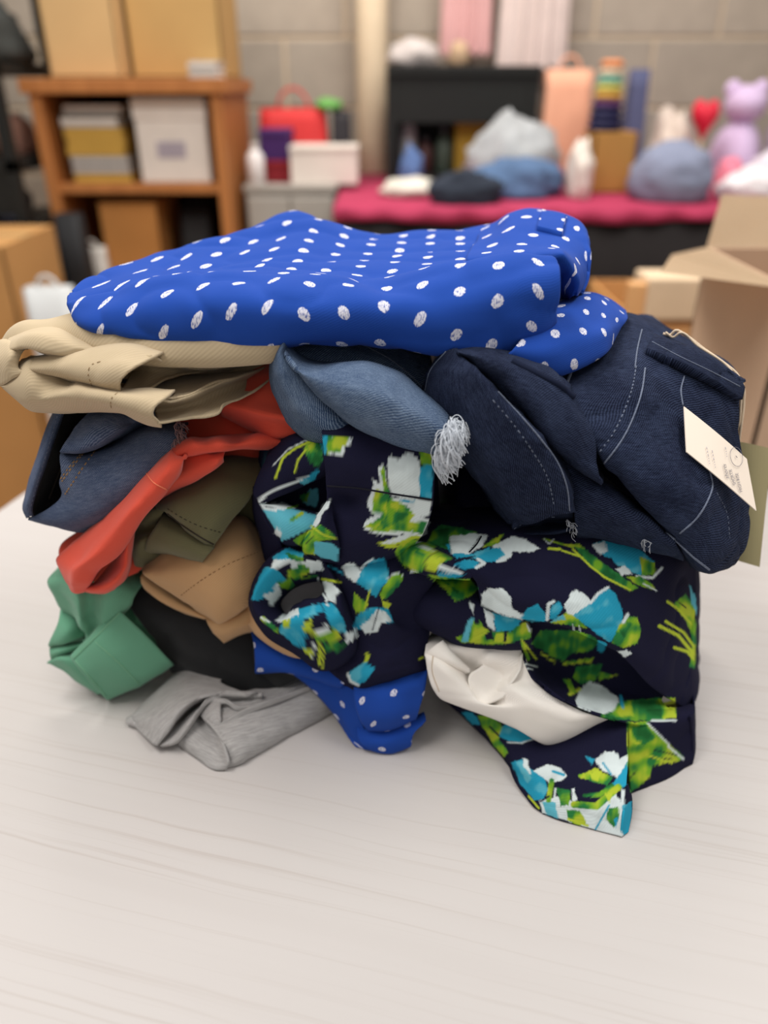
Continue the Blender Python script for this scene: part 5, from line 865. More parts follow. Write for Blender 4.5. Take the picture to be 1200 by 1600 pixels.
# ---- floral shorts (left), cuff and rolled leg
g = gar('floral_shorts', 'navy floral cotton shorts with a rolled leg opening beside the camel pair', 'clothing', (540, 900, 42))
_, bcf = sheet('cuff', g, floral_m, [[(505, 688, 48), (590, 690, 48), (675, 708, 48)], [(503, 682, 42), (550, 685, 41.4), (620, 692, 40.9), (681, 704, 40.9)], [(506, 722, 41.5), (560, 728, 40.5), (620, 733, 40.1), (680, 738, 40.5)], [(509, 760, 41.5), (555, 768, 41), (610, 772, 40.1), (677, 782, 40.2)], [(512, 782, 41.4), (538, 778, 41.9), (570, 785, 40.9), (615, 792, 40.2), (674, 800, 40.4)], [(505, 810, 41.6), (540, 812, 41.2), (580, 820, 40.5), (620, 825, 40.2), (664, 830, 40.7)], [(488, 840, 42.1), (540, 850, 41), (580, 855, 40.6), (620, 855, 40.6), (652, 850, 41.3)], [(480, 866, 42.8), (540, 882, 41.7), (585, 880, 41.5), (640, 864, 42.1)], [(500, 866, 47), (640, 866, 47)]], wr=.0008, **fs)
seam('stitching', g, bcf, [(508, 759), (555, 762), (610, 771), (676, 781)], navy_thread, .0006)
sheet('leg_opening', g, floral_m, [[(430, 680, 50), (470, 672, 50), (510, 675, 50)], [(412, 722, 45.4), (450, 695, 44.4), (508, 690, 43.6)], [(398, 755, 44.6), (436, 728, 43.2), (508, 712, 42.6)], [(395, 772, 44.2), (430, 752, 43.1), (510, 732, 42.6)], [(403, 784, 43.7), (432, 768, 43.1), (468, 754, 43), (512, 738, 43)], [(412, 778, 46), (440, 765, 46), (510, 742, 46)]], wr=.0006, **fs)
sheet('leg_inside', g, floral_m, [[(404, 782, 45.2), (440, 766, 46), (510, 742, 46)], [(406, 790, 45.4), (445, 785, 46.2), (510, 775, 46)], [(408, 795, 45), (450, 800, 45.4), (510, 808, 45)]], wr=.0006, **fs)
sheet('lower_fold', g, floral_m, [[(404, 786, 44.2), (436, 785, 44.2), (470, 792, 44), (506, 802, 43.8)], [(405, 790, 43.4), (436, 794, 42.9), (470, 802, 42.7), (502, 810, 42.7)], [(413, 806, 42.9), (440, 812, 42.2), (475, 820, 42.1), (500, 822, 42.3)], [(422, 824, 42.8), (440, 838, 42.2), (466, 842, 42), (492, 838, 42.2)], [(432, 842, 43.3), (446, 852, 43), (472, 856, 43), (492, 850, 43.2)], [(440, 840, 47), (490, 840, 47)]], wr=.0006, **fs)
sheet('side', g, floral_m, [[(398, 755, 50), (396, 765, 45.4), (403, 786, 43.9)], [(396, 790, 50), (398, 797, 45.2), (414, 812, 43.4)], [(408, 835, 50), (411, 845, 45.2), (436, 846, 43.4)], [(412, 885, 50), (414, 885, 45.6), (445, 872, 44)]], wr=.0006, **fs)
sheet('twisted_fold', g, floral_m, [[(511, 782, 41.6), (516, 784, 41), (521, 792, 41.3)], [(497, 802, 41.6), (507, 806, 40.7), (521, 808, 40.9)], [(486, 822, 41.9), (503, 826, 40.5), (526, 828, 40.8)], [(474, 842, 42), (500, 846, 40.5), (531, 852, 40.8)], [(472, 858, 42.1), (498, 866, 40.9), (531, 872, 41.1)], [(477, 870, 42.8), (505, 879, 42), (530, 882, 42)]], wr=.0004, **fs)
deep = [(500, 905, 47), (470, 908, 47), (445, 922, 47), (436, 942, 47), (442, 954, 47), (462, 950, 47), (482, 945, 47), (500, 940, 47), (506, 922, 47), (500, 905, 47)]
lip = [(502, 898, 42.6), (468, 901, 43), (440, 918, 43), (425, 945, 42.6), (437, 964, 42), (460, 954, 41.2), (482, 947, 40.9), (506, 940, 40.8), (513, 920, 41.6), (502, 898, 42.6)]
crest = [(506, 880, 41.8), (460, 876, 42), (415, 904, 42), (399, 945, 41.7), (420, 972, 41.1), (455, 972, 40.3), (490, 968, 40), (527, 962, 40), (527, 922, 40.8), (506, 880, 41.8)]
outer = [(506, 866, 43), (454, 856, 43), (407, 893, 43), (391, 947, 42.6), (411, 986, 42), (450, 1012, 41.1), (490, 1034, 40.8), (550, 1002, 40.6), (546, 945, 41.6), (506, 866, 43)]
rear = [(506, 868, 47), (456, 862, 47), (412, 898, 47), (397, 945, 47), (415, 980, 47), (452, 1005, 46), (490, 1026, 46), (545, 998, 46), (540, 945, 46), (506, 868, 47)]
sheet('rolled_leg', g, floral_m, [deep, lip, crest, outer, rear], wr=.0005, **fs)
grey_in = cotton('grey_lining', (128, 124, 126), None, 500)
sheet('leg_lining', g, grey_in, [[(425, 900, 44.2), (470, 892, 44.2), (512, 890, 44)], [(425, 930, 44.2), (470, 925, 44.3), (515, 918, 44)], [(430, 965, 43.4), (470, 955, 42.8), (515, 945, 42.4)]], wr=.0004)
sheet('front', g, floral_m, [[(490, 850, 48), (560, 855, 48), (640, 850, 48), (700, 845, 48)], [(495, 868, 42.9), (555, 878, 41.8), (620, 872, 41.8), (690, 865, 42.4)], [(505, 900, 42.3), (550, 903, 41), (592, 908, 40.3), (640, 903, 41.2), (685, 898, 42.2)], [(520, 930, 42.2), (556, 932, 41), (590, 935, 40.2), (625, 940, 41.3), (660, 935, 42)], [(530, 960, 42), (562, 962, 40.9), (592, 958, 40.2), (625, 968, 41.4), (655, 960, 42)], [(545, 990, 41.8), (572, 988, 41), (602, 985, 40.3), (640, 990, 41.2), (672, 985, 42.2)], [(530, 1025, 42), (565, 1025, 40.9), (612, 1022, 40.1), (664, 1025, 41.2)], [(512, 1045, 42.2), (548, 1058, 40.8), (592, 1055, 40), (640, 1046, 40.3), (668, 1042, 41.3)], [(525, 1062, 42.4), (560, 1074, 40.9), (602, 1064, 40.5), (664, 1050, 41.4)], [(530, 1055, 46), (600, 1058, 46), (664, 1045, 46)]], wr=.0014, **fs)
sheet('lower_front', g, floral_m, [[(480, 1020, 44), (505, 1030, 43.4), (545, 1030, 42.6)], [(485, 1035, 43.4), (515, 1045, 42.4), (548, 1050, 41.6)], [(500, 1050, 43), (530, 1063, 41.8), (560, 1072, 41)], [(520, 1066, 43), (545, 1076, 42), (565, 1078, 41.4)]], wr=.0006, **fs)

# ---- khaki shorts
g = gar('khaki_shorts', 'light khaki twill shorts with two open leg hems under the blue dotted pair', 'clothing', (180, 580, 45))
kt = dict(wr=.0008, step=3, thick=.0014)
sheet('body', g, khaki_m, [[(40, 540, 58), (120, 510, 62), (300, 495, 62), (450, 505, 60)], [(2, 543, 49), (12, 527, 49), (30, 518, 50), (60, 510, 51), (115, 503, 52), (200, 505, 52), (300, 510, 52), (450, 515, 52)], [(4, 545, 47), (25, 526, 46.5), (60, 516, 46), (100, 514, 45.5), (150, 525, 44.5), (220, 540, 43.8), (300, 545, 43.5), (380, 540, 43.5), (440, 534, 43.6)], [(8, 548, 47), (30, 535, 46), (70, 523, 45.5), (110, 529, 45), (160, 545, 44), (230, 558, 43.5), (300, 562, 43.4), (380, 558, 43.5), (440, 553, 43.8)], [(15, 552, 49), (40, 545, 49), (80, 538, 49), (120, 542, 49), (180, 552, 48), (240, 561, 47), (300, 566, 46.5), (440, 557, 47)]], **kt)
sheet('fold', g, khaki_m, [[(15, 530, 48), (60, 518, 48), (90, 518, 48), (125, 533, 47.5), (165, 548, 47), (215, 557, 46.5)], [(10, 531, 46.2), (40, 517, 46), (86, 513, 45.4), (125, 529, 44.8), (160, 546, 44.4), (210, 557, 44.8)], [(3, 545, 45.6), (28, 527, 44.8), (75, 525, 43.9), (110, 539, 43.8), (150, 550, 44), (210, 558, 44.9)], [(2, 560, 45.2), (14, 545, 44.5), (42, 540, 43.9), (72, 546, 43.4), (105, 555, 43.6), (150, 557, 44.4), (210, 559, 45.2)], [(10, 565, 45.4), (30, 548, 44.9), (48, 545, 44.7), (66, 553, 44.4), (98, 561, 44.6), (150, 561, 46), (210, 561, 47)]], **kt)
sheet('side_fold', g, khaki_m, [[(-14, 545, 48), (5, 530, 47), (25, 533, 46.6), (45, 543, 46.4)], [(-16, 552, 45.8), (4, 538, 45.2), (22, 538, 44.8), (40, 544, 45)], [(-18, 572, 45), (0, 562, 44.2), (18, 558, 43.9), (31, 560, 44.4)], [(-15, 592, 45), (0, 586, 44.2), (15, 578, 43.8), (30, 576, 44)], [(-8, 606, 45), (2, 603, 44.3), (22, 591, 43.8), (42, 581, 43.9)]], **kt)
_, b1 = sheet('leg', g, khaki_m, [[(48, 555, 49), (120, 558, 49), (200, 560, 49), (245, 566, 48)], [(28, 572, 44.5), (60, 566, 44), (100, 560, 43.4), (150, 556, 42.9), (200, 555, 42.4), (233, 560, 42.2)], [(29, 577, 44.2), (65, 576, 43.4), (105, 575, 42.8), (145, 576, 42.1), (182, 573, 41.6), (209, 573, 41.4)], [(36, 580, 44.2), (70, 584, 43.6), (105, 590, 42.9), (140, 595, 42.1), (167, 597, 41.6), (189, 593, 41.3)], [(42, 581, 44.5), (80, 588, 44.2), (115, 598, 43.5), (140, 603, 42.8), (165, 607, 42.2), (188, 612, 41.8)], [(60, 585, 48), (120, 597, 47), (160, 603, 46), (195, 611, 45)]], **kt)
seam('stitching', g, b1, [(157, 565), (141, 572), (138, 585), (144, 603)], khaki_thread, .0003, True)
sheet('hem_inside', g, khaki_m, [[(212, 566, 43.6), (233, 560, 42.4), (262, 570, 44), (300, 578, 46), (440, 562, 50)], [(200, 590, 46), (235, 584, 46), (270, 582, 47), (320, 580, 49), (440, 566, 52)], [(194, 603, 44), (212, 606, 44.4), (225, 602, 44.6), (245, 594, 45.6), (280, 583, 47.5), (440, 567, 52)], [(188, 612, 41.9), (205, 612, 42.4), (216, 606, 43.3), (223, 610, 43.1), (240, 600, 44.3), (262, 588, 46), (300, 579, 48), (440, 568, 52)]], **kt)
_, b2 = sheet('leg', g, khaki_m, [[(45, 578, 48), (100, 590, 48), (200, 603, 48), (268, 615, 48)], [(1, 602, 44.5), (25, 588, 44), (45, 580, 43.7), (75, 588, 44), (103, 598, 44), (120, 597, 43.1), (150, 605, 42.4), (190, 613, 41.6), (225, 615, 41.2), (257, 622, 40.9)], [(0, 604, 44.3), (25, 603, 43.5), (50, 602, 43.1), (75, 605, 43.4), (95, 607, 42.9), (120, 607, 42.2), (155, 613, 41.5), (190, 619, 40.9), (225, 625, 40.5), (243, 633, 40.3)], [(2, 606, 44.5), (20, 618, 43.8), (40, 624, 43.2), (62, 622, 42.9), (90, 620, 42.4), (120, 622, 41.9), (160, 626, 41.2), (195, 634, 40.6), (225, 643, 40.2), (238, 648, 40.2)], [(4, 608, 44.8), (20, 621, 44.2), (38, 633, 43.8), (70, 634, 43.4), (110, 634, 43), (150, 635, 42.4), (180, 638, 41.7), (205, 647, 41.1), (230, 655, 40.7), (246, 659, 40.6)], [(20, 615, 50), (60, 628, 50), (150, 630, 49), (240, 650, 46)]], **kt)
seam('stitching', g, b2, [(184, 614), (176, 620), (173, 630), (174, 637)], khaki_thread, .0003, True)
sheet('leg_top', g, khaki_m, [[(180, 598, 47), (222, 600, 46.5), (245, 596, 48), (275, 587, 49), (320, 582, 51), (400, 570, 53)], [(190, 612, 41.9), (225, 614, 41.5), (257, 621, 41.2), (270, 624, 42), (292, 619, 43), (332, 600, 45), (400, 580, 49)]], **kt)
sheet('hem_inside', g, khaki_m, [[(240, 628, 42), (257, 622, 41.1), (270, 625, 42), (292, 620, 43), (332, 600, 45), (372, 590, 47), (440, 567, 51)], [(243, 645, 43.5), (270, 640, 44.3), (310, 630, 45.4), (360, 610, 47.4), (440, 576, 52)], [(244, 654, 42), (262, 652, 42.8), (300, 643, 44.2), (340, 634, 45), (372, 620, 46.4), (440, 576, 52)], [(246, 659, 40.7), (258, 658, 41.1), (275, 654, 41.9), (300, 650, 42.9), (325, 648, 43.5), (340, 643, 43.9), (345, 632, 44.5), (372, 624, 45.5), (420, 592, 48), (445, 577, 51)]], **kt)

# ---- dark jeans with the shop tags
g = gar('dark_jeans', 'dark indigo denim jeans with belt loop and paper shop tags', 'clothing', (950, 700, 43))
jt = dict(wr=.0015, ws=34, step=2.8, thick=.002)
_, jl = sheet('leg', g, dark_denim, [[(672, 585, 52), (690, 630, 52), (720, 680, 52), (770, 760, 51), (805, 810, 50)], [(663, 600, 44.5), (666, 622, 43.6), (688, 660, 43), (722, 705, 42.5), (760, 755, 42.2), (788, 800, 42), (803, 818, 42)], [(678, 564, 43.6), (695, 600, 41.7), (720, 650, 40.8), (755, 705, 40.3), (795, 760, 40.2), (820, 803, 40.6), (832, 818, 41)], [(697, 548, 43), (725, 590, 41), (760, 640, 40), (800, 690, 39.5), (835, 740, 39.4), (858, 783, 39.8), (868, 803, 40.3)], [(712, 543, 42.7), (745, 583, 40.8), (785, 627, 39.8), (825, 667, 39.2), (860, 715, 39), (883, 760, 39.3), (891, 800, 39.9)], [(717, 546, 43.6), (755, 590, 42), (800, 632, 41), (840, 672, 40.5), (872, 717, 40.3), (893, 760, 40.5), (898, 800, 41)], [(730, 560, 47), (800, 635, 46), (880, 725, 45), (902, 800, 45)]], **jt)
_, jb = sheet('body', g, dark_denim, [[(850, 540, 58), (930, 500, 58), (990, 490, 58), (1060, 520, 57), (1140, 575, 56)], [(855, 580, 46), (920, 550, 48), (985, 503, 51), (1010, 511, 50.5), (1060, 534, 50), (1110, 560, 49.5), (1148, 582, 49), (1161, 600, 48.5)], [(878, 610, 43), (930, 590, 44), (985, 560, 46), (1030, 560, 46.5), (1080, 575, 46.7), (1120, 592, 47), (1157, 614, 47.5)], [(900, 640, 41.8), (945, 625, 42.3), (985, 610, 43.2), (1030, 610, 44), (1080, 625, 44.5), (1125, 645, 45), (1157, 665, 46)], [(920, 675, 41), (955, 665, 41.2), (990, 660, 41.6), (1040, 665, 42.3), (1090, 690, 42.8), (1130, 715, 43.5), (1165, 745, 45.5)], [(935, 710, 40.6), (965, 712, 40.3), (1005, 712, 40.4), (1050, 720, 40.8), (1100, 745, 41.2), (1140, 775, 42.3), (1171, 790, 44.5)], [(945, 733, 40.7), (985, 750, 39.9), (1020, 760, 39.7), (1060, 765, 39.8), (1105, 790, 40.3), (1140, 815, 41.3), (1169, 830, 43.5)], [(960, 745, 41.5), (1000, 785, 40.2), (1035, 810, 39.7), (1065, 825, 39.5), (1105, 840, 39.8), (1138, 855, 40.8), (1163, 860, 43)], [(980, 755, 43), (1010, 795, 41.5), (1045, 835, 40.5), (1070, 858, 39.9), (1095, 880, 40), (1122, 888, 40.8), (1152, 880, 42.7)], [(1000, 770, 45), (1030, 825, 43), (1062, 862, 42), (1087, 888, 41.2), (1107, 897, 41.2), (1128, 893, 42), (1148, 884, 44)], [(1000, 790, 52), (1060, 845, 51), (1105, 855, 50)]], **jt)
_, js = sheet('under_leg', g, dark_denim, [[(868, 690, 45), (905, 715, 44.5), (950, 750, 44), (1000, 785, 43.5), (1050, 828, 43)], [(872, 705, 42.6), (908, 728, 42), (950, 757, 41.6), (1000, 793, 41), (1050, 834, 40.8)], [(888, 738, 41.4), (922, 757, 40.7), (962, 782, 40.3), (1007, 808, 40.1), (1054, 843, 40.1)], [(895, 775, 41), (927, 790, 40.3), (967, 806, 40), (1012, 827, 40), (1058, 855, 40.1)], [(898, 815, 41), (932, 822, 40.6), (967, 832, 40.4), (1010, 845, 40.4), (1064, 868, 40.5)], [(905, 815, 48), (965, 830, 48), (1060, 860, 48)]], **jt)
_, jo = sheet('front_fold', g, dark_denim, [[(722, 545, 48), (800, 550, 48), (900, 600, 47)], [(711, 543, 43), (745, 542, 42.7), (790, 558, 42), (840, 582, 41.3), (880, 604, 41), (899, 621, 41)], [(716, 549, 42), (760, 560, 41.2), (800, 580, 40.6), (845, 605, 40.2), (882, 624, 40.3), (912, 640, 40.9)], [(722, 557, 42), (770, 585, 41), (815, 615, 40), (855, 645, 39.6), (895, 665, 39.8), (930, 682, 40.5)], [(735, 571, 42.6), (785, 613, 41.3), (825, 646, 40.2), (862, 682, 39.6), (902, 712, 39.5), (936, 734, 39.8)], [(740, 575, 47), (800, 630, 46), (860, 692, 45), (936, 738, 44)]], **jt)
_, jh = sheet('hem', g, dark_denim, [[(798, 812, 42.2), (820, 801, 41.2), (850, 798, 41), (895, 798, 41)], [(800, 822, 41.8), (825, 808, 41.4), (855, 806, 41.8), (896, 806, 41.8)], [(803, 830, 42.4), (828, 820, 43), (860, 818, 43.4), (897, 815, 43)], [(806, 836, 42.2), (832, 834, 41.6), (866, 832, 41.5), (897, 824, 41.5)], [(810, 838, 43.5), (835, 840, 43), (866, 838, 43), (897, 830, 43)]], wr=.0004, step=3, thick=.002)
jt_all = [jb, jo, jl, js]
seam('seam', g, jb, [(1008, 575), (1003, 610), (992, 645), (976, 680), (957, 708), (938, 731)], pale_thread, 0.00056); seam('stitching', g, [jb, jo], [(994, 572), (988, 605), (974, 645), (955, 682), (932, 712)], pale_thread, 0.00042, True)
seam('stitching', g, jb, [(1003, 515), (996, 545), (992, 575)], pale_thread, 0.00049)
seam('seam', g, jb, [(1069, 588), (1064, 608), (1067, 634)], pale_thread, 0.00056); seam('seam', g, jb, [(1108, 735), (1113, 758), (1104, 785), (1086, 812), (1062, 833)], pale_thread, 0.00070); seam('seam', g, [jb, js], [(1040, 832), (1062, 850), (1085, 872), (1108, 890)], pale_thread, 0.00077)
seam('stitching', g, jb, [(1120, 770), (1135, 800), (1140, 840)], pale_thread, 0.00028, True); seam('stitching', g, jb, [(1158, 640), (1163, 700)], pale_thread, 0.00035, True)
seam('seam', g, jl, [(778, 612), (812, 648), (848, 690), (872, 725), (886, 762), (890, 798)], pale_thread, 0.00049); seam('stitching', g, jl, [(770, 625), (800, 660), (832, 705), (855, 745), (866, 790)], pale_thread, 0.00035, True)
seam('hem_cord', g, jo, [(800, 565), (840, 585), (876, 604), (896, 621)], dark_denim, .0021); seam('stitching', g, jo, [(806, 565), (844, 584), (884, 606)], pale_thread, 0.00035, True); seam('seam', g, jl, [(664, 612), (672, 580), (697, 549)], pale_thread, 0.00042)
seam('stitching', g, jh, [(803, 826), (830, 812), (870, 807)], pale_thread, 0.00028, True); seam('side_tab', g, jb, [(893, 580), (887, 595), (882, 608)], pale_thread, 0.00126)
lp, bvl = patch('belt_loop', g, jb, [(1018, 530), (1159, 600), (1151, 627), (1007, 553)], dark_denim, .004, .002, (40, 10), .003)
seam('stitching', g, bvl, [(1013, 549), (1060, 575), (1110, 600), (1150, 621)], pale_thread, 0.00035); seam('stitching', g, bvl, [(1019, 534), (1060, 556), (1110, 580), (1156, 604)], pale_thread, 0.00035)
fray('frayed_edge', g, [at(884, 812, 40.6), at(895, 818, 40.6), at(893, 832, 40.8)], fray_l, 16, .004, (.5, -.4, -.3), .00022, .8, 11, .0012); fray('frayed_edge', g, [at(1008, 843, 40), at(1018, 848, 40)], fray_l, 12, .004, (-.3, -.4, -.3), .00022, .8, 12, .0012)

# ---- top: blue polka dot shorts
g = gar('polka_shorts', 'bright royal blue shorts with white dots folded on top of the pile', 'clothing', (520, 450, 52))
_, bt = sheet('front', g, blue_p, [[(170, 470, 57), (300, 440, 64), (450, 425, 68), (600, 425, 68), (760, 425, 68), (850, 440, 66)], [(112, 455, 50), (160, 425, 54), (260, 393, 58), (350, 370, 60), (405, 350, 62), (440, 332, 63), (460, 328, 63.5), (485, 335, 63), (520, 352, 63), (585, 366, 63), (660, 363, 63), (740, 358, 63), (790, 354, 62), (850, 360, 60)], [(108, 462, 49), (165, 437, 51.5), (260, 410, 55), (350, 391, 57), (420, 374, 58.5), (470, 366, 59), (540, 376, 59), (620, 384, 58.5), (700, 380, 58), (780, 378, 57), (850, 385, 55)], [(106, 467, 48), (170, 447, 49), (260, 427, 51.2), (350, 414, 52.3), (430, 408, 53.2), (520, 410, 53.5), (600, 408, 53.5), (680, 404, 53), (760, 402, 52), (830, 404, 51)], [(105, 469, 47.4), (170, 452, 47.6), (255, 434, 48.5), (345, 425, 49), (435, 424, 49.4), (530, 428, 49.4), (605, 430, 49.4), (665, 424, 49), (725, 412, 48.6), (800, 404, 48)], [(104, 471, 47), (170, 457, 46.3), (250, 442, 46.3), (340, 434, 46.4), (440, 434, 46.1), (540, 440, 45.6), (612, 452, 45.1), (652, 441, 45.1), (700, 421, 45.6), (760, 407, 45.6), (820, 399, 45.6), (868, 401, 45.6)], [(105, 476, 46.6), (175, 488, 44.5), (260, 485, 44), (350, 482, 43.5), (450, 484, 43.3), (550, 488, 43), (640, 490, 43), (720, 480, 43), (780, 468, 43), (840, 455, 43.4), (873, 445, 43.9)], [(110, 487, 46.5), (126, 504, 45), (180, 520, 44), (260, 530, 43.7), (350, 534, 43.5), (450, 531, 43.5), (550, 531, 43.3), (640, 537, 43), (720, 542, 43), (780, 546, 43.2), (830, 525, 43.8), (869, 490, 44.2)], [(122, 495, 50), (200, 515, 49), (300, 522, 48), (450, 522, 48), (600, 525, 48), (720, 530, 48), (800, 520, 48), (866, 485, 48)], [(150, 474, 57), (300, 455, 62), (600, 452, 64), (850, 455, 60)]], wr=.0024, ws=26, step=3, seed=3, uvx=True)
seam('seam', g, bt, [(776, 410), (775, 440), (772, 480), (775, 515), (780, 540)], blue_thread, .0007)
_, bw2 = sheet('waist', g, blue_p, [[(790, 420, 68), (850, 415, 68), (905, 430, 64)], [(748, 360, 62), (775, 350, 61), (795, 337, 60), (815, 331, 60), (850, 333, 59.5), (885, 342, 58), (908, 358, 56), (918, 380, 54), (921, 410, 52), (917, 438, 51), (909, 456, 50)], [(746, 376, 57.5), (775, 365, 57), (800, 350, 56.8), (840, 352, 56.4), (870, 362, 55.4), (895, 374, 54), (910, 392, 53), (916, 414, 52), (913, 438, 51), (906, 456, 50)], [(735, 392, 53.5), (770, 388, 53), (810, 382, 52.6), (850, 385, 52), (880, 394, 50.8), (898, 412, 49.6), (906, 432, 49), (906, 448, 49), (900, 461, 49)], [(730, 412, 50), (770, 410, 49.4), (820, 406, 48.8), (858, 402, 47.8), (876, 401, 47.0), (886, 412, 47.2), (894, 428, 47.6), (900, 444, 48), (897, 462, 48.4)], [(740, 440, 51), (800, 440, 50), (850, 435, 49.5), (872, 430, 49.2), (880, 440, 49), (888, 452, 49), (893, 464, 49)], [(740, 465, 54), (800, 465, 53), (860, 465, 52), (890, 470, 51)]], wr=.0008, step=3)
seam('waist_seam', g, bw2, [(772, 366), (798, 350), (840, 354), (872, 364), (897, 377), (912, 395)], blue_thread, .0007); seam('seam', g, bw2, [(850, 372), (842, 388), (834, 402)], blue_thread, .0006)
patch('belt_loop', g, bw2, [(846, 336), (884, 344), (877, 373), (838, 363)], blue_p, .004, .0018, (14, 12))
sheet('leg', g, blue_p, [[(850, 465, 56), (905, 455, 56), (945, 462, 56), (978, 484, 56)], [(840, 488, 47.6), (878, 478, 48), (915, 466, 49), (950, 472, 51), (981, 490, 52)], [(830, 510, 44.6), (870, 496, 45.4), (912, 488, 46.6), (948, 488, 48.6), (982, 495, 51)], [(812, 532, 43.2), (860, 517, 43.9), (902, 510, 44.9), (942, 502, 46.9), (980, 500, 50.2)], [(798, 550, 42.6), (850, 552, 42.6), (892, 541, 43.4), (937, 526, 45), (974, 511, 49.2)], [(788, 560, 42.8), (845, 581, 42.6), (896, 569, 43.3), (946, 546, 45), (966, 524, 48.6)], [(800, 560, 47), (850, 572, 47), (900, 560, 48), (945, 538, 50), (960, 520, 52)]], wr=.0008, step=3)

# ---- the folded layers behind the visible edges
def find(lbl): return [o for o in bpy.data.objects if o.get('label', '').startswith(lbl)][0]
for lbl, mat, a_, b_, pyc, z0_, z1_, sd, y0_, y1_ in [
    ('heather grey', grey_m, 300, 408, 1050, .1, 2.3, 1, 48, 62), ('sea green', green_m, 130, 250, 1000, .3, 6.5, 2, 49.5, 62), ('plain black', black_m, 258, 406, 950, 2.4, 9.4, 3, 48.5, 62),
    ('camel', camel_m, 235, 408, 900, 9.5, 13, 4, 48, 62), ('dark olive', olive_m, 215, 408, 800, 13, 17.2, 5, 48.5, 62), ('coral', coral_m, 130, 408, 700, 17.2, 20.8, 6, 49, 62), ('faded blue denim', left_denim, 120, 330, 680, 20.7, 24, 7, 50.5, 62),
    ('royal blue shorts', blue_p2, 410, 660, 1050, .1, 8, 8, 46, 62), ('navy floral cotton shorts with a rolled', floral_m, 405, 686, 850, 8, 23.4, 9, 47.5, 62), ('light blue denim', mid_denim, 450, 676, 600, 23.4, 27.4, 10, 50, 62),
    ('navy floral cotton shorts spread', floral_m, 690, 1050, 950, .2, 17.5, 11, 46.5, 62), ('dark indigo', dark_denim, 690, 1100, 700, 17.6, 26.5, 12, 49, 62), ('light khaki', khaki_m, 70, 440, 580, 24, 26.9, 13, 50, 62)]:
    folded_layers('folded_layers', find(lbl), mat, a_, b_, pyc, z0_, z1_, y0_, y1_, sd)
# ---- shop tags on the jeans
t = gar('hang_tag', 'cream paper shop tag with an olive card tied to the dark jeans', 'tag', (1120, 710, 43))
card_m = plain('cream_card', (246, 232, 216), .7, .02); olive_card = plain('olive_card', (160, 150, 112), .7, .03); ink = plain('grey_ink', (120, 118, 128), .8, .02); cord_m = plain('cream_cord', (216, 196, 170), .9)
def card(name, q, mat, th=.0007, n=14, bow=.002):
    a, b_, c, d = [Vector(at(*p)) for p in q]; G = np.zeros((n, n, 3))
    for i in range(n):
        for j in range(n):
            s, u_ = j/(n-1), i/(n-1); p = (a.lerp(b_, s)).lerp(d.lerp(c, s), u_); G[i, j] = p + Vector((0, -1, .4))*bow*math.sin(math.pi*s)
    me, F = grid_mesh(name, G); o = link(name, me, mat, t); m_ = o.modifiers.new('thickness', 'SOLIDIFY'); m_.thickness = th; m_.offset = -1
    return o, BVHTree.FromPolygons(G.reshape(-1, 3).tolist(), F.tolist()), G
co, cb, CG = card('card', [(1069, 635, 43.2), (1167, 717, 43.2), (1182, 798, 41.6), (1073, 706, 41.3)], card_m)
card('back_card', [(1136, 686, 48.6), (1206, 701, 48.2), (1187, 886, 45.6), (1140, 872, 46.4)], olive_card)
cord = [at(1036, 521, 50.4), at(1046, 524, 50.2), at(1056, 516, 50), at(1072, 524, 49.8), at(1100, 545, 49.2), at(1130, 566, 48.6), at(1152, 585, 48.2), at(1161, 602, 47.8), at(1162, 630, 47.6), at(1158, 665, 47.4), at(1154, 695, 47.6)]
link('cord', tube_mesh('cord', [resample(np.array(cord), 60)], .0009, 6), cord_m, t)
cord = [at(1040, 519, 50.2), at(1052, 527, 50), at(1062, 520, 49.8), at(1090, 540, 49.2), at(1140, 576, 48.2), at(1156, 602, 47.6), at(1157, 640, 47.3), at(1150, 690, 47.8)]
link('cord', tube_mesh('cord', [resample(np.array(cord), 60)], .0008, 6), cord_m, t)
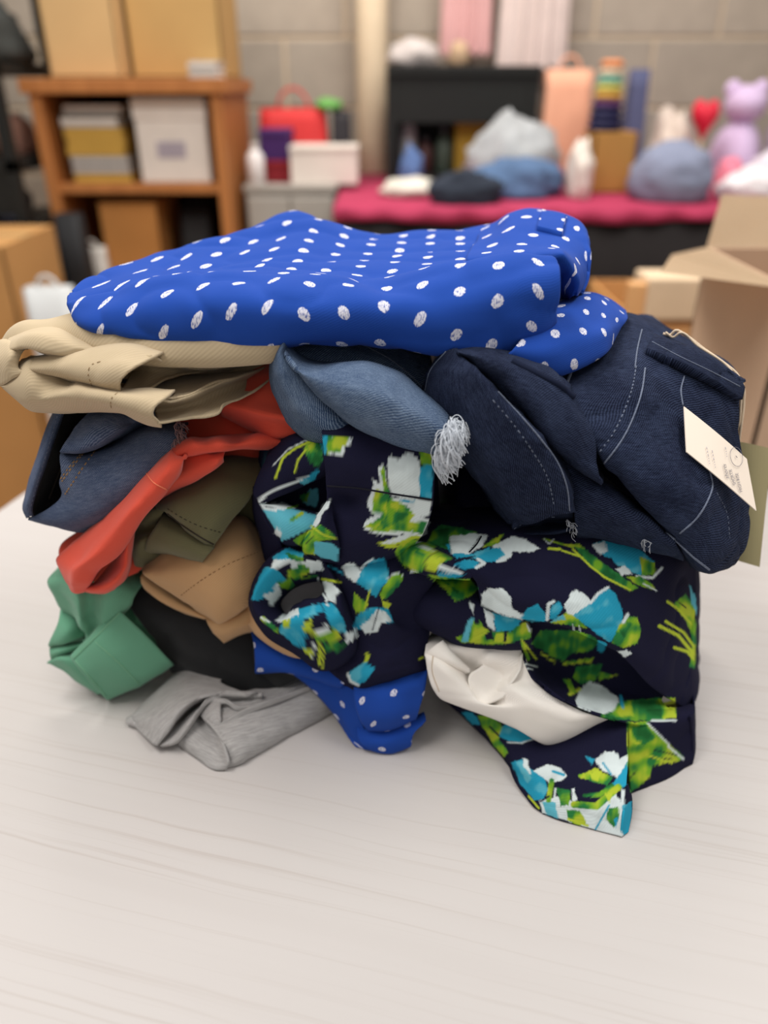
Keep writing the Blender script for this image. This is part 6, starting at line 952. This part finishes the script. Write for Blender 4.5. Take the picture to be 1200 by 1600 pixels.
# lettering: reads up the card, so the text's x axis runs from its lower edge to its upper edge
def lettering(txt, p0, p1, size, mat=ink, shear=0.0):
    a = hit(cb, *p0); b_ = hit(cb, *p1)
    if not a or not b_: print('text missed', txt); return
    X = (b_[0]-a[0]); L = X.length; X.normalize(); N_ = a[1].normalized(); Y_ = N_.cross(X).normalized(); N_ = X.cross(Y_)
    cu = bpy.data.curves.new('txt', 'FONT'); cu.body = txt; cu.size = size; cu.shear = shear; ob = bpy.data.objects.new('txt', cu); C.objects.link(ob)
    bpy.context.view_layer.update(); me = bpy.data.meshes.new_from_object(ob.evaluated_get(bpy.context.evaluated_depsgraph_get())); bpy.data.objects.remove(ob)
    xs = [v.co.x for v in me.vertices]; k_ = L/max(1e-6, max(xs)-min(xs))
    for v in me.vertices: v.co = a[0] + X*((v.co.x-min(xs))*k_) + Y_*(v.co.y) + N_*.0009
    me.name = 'lettering'; link('lettering', me, mat, t)
lettering('HIGH-RISE', (1158, 768), (1151, 739), .0042); lettering('SHORTIE', (1148, 757), (1141, 733), .0042); lettering('shorts', (1137, 748), (1132, 725), .0046, ink, .3)
pale_ink = plain('pale_ink', (176, 172, 180), .8, .02)
for ln in ([(1107, 725), (1102, 696)], [(1116, 731), (1111, 704)], [(1134, 714), (1131, 695)]):   # lines of print too small to read
    P = surf_path(cb, ln, .0008, 1.2); rnd = random.Random(2); seg = []; k_ = 0
    while k_ < len(P)-2: n_ = rnd.randint(2, 5); seg.append(P[k_:k_+n_]); k_ += n_+1
    link('fine_print', tube_mesh('fine_print', [q for q in seg if len(q) > 1], .00022, 4), pale_ink, t)
ring = []
hc = hit(cb, 1149, 714); h2 = hit(cb, 1158, 724)
if hc and h2:
    N_ = hc[1].normalized(); X = (h2[0]-hc[0]); r_ = X.length*.95; X.normalize(); Y_ = N_.cross(X)
    ring = [hc[0] + N_*.0008 + X*(r_*math.cos(a)) + Y_*(r_*math.sin(a)) for a in np.linspace(0, 2*math.pi, 40)]
    link('emblem_ring', tube_mesh('emblem_ring', [ring], .00014, 4), ink, t); link('emblem_mark', tube_mesh('emblem_mark', [[hc[0]+N_*.0008-X*.0008, hc[0]+N_*.0008+X*.0008]], .0002, 4), ink, t)
print('objects', len(bpy.data.objects))
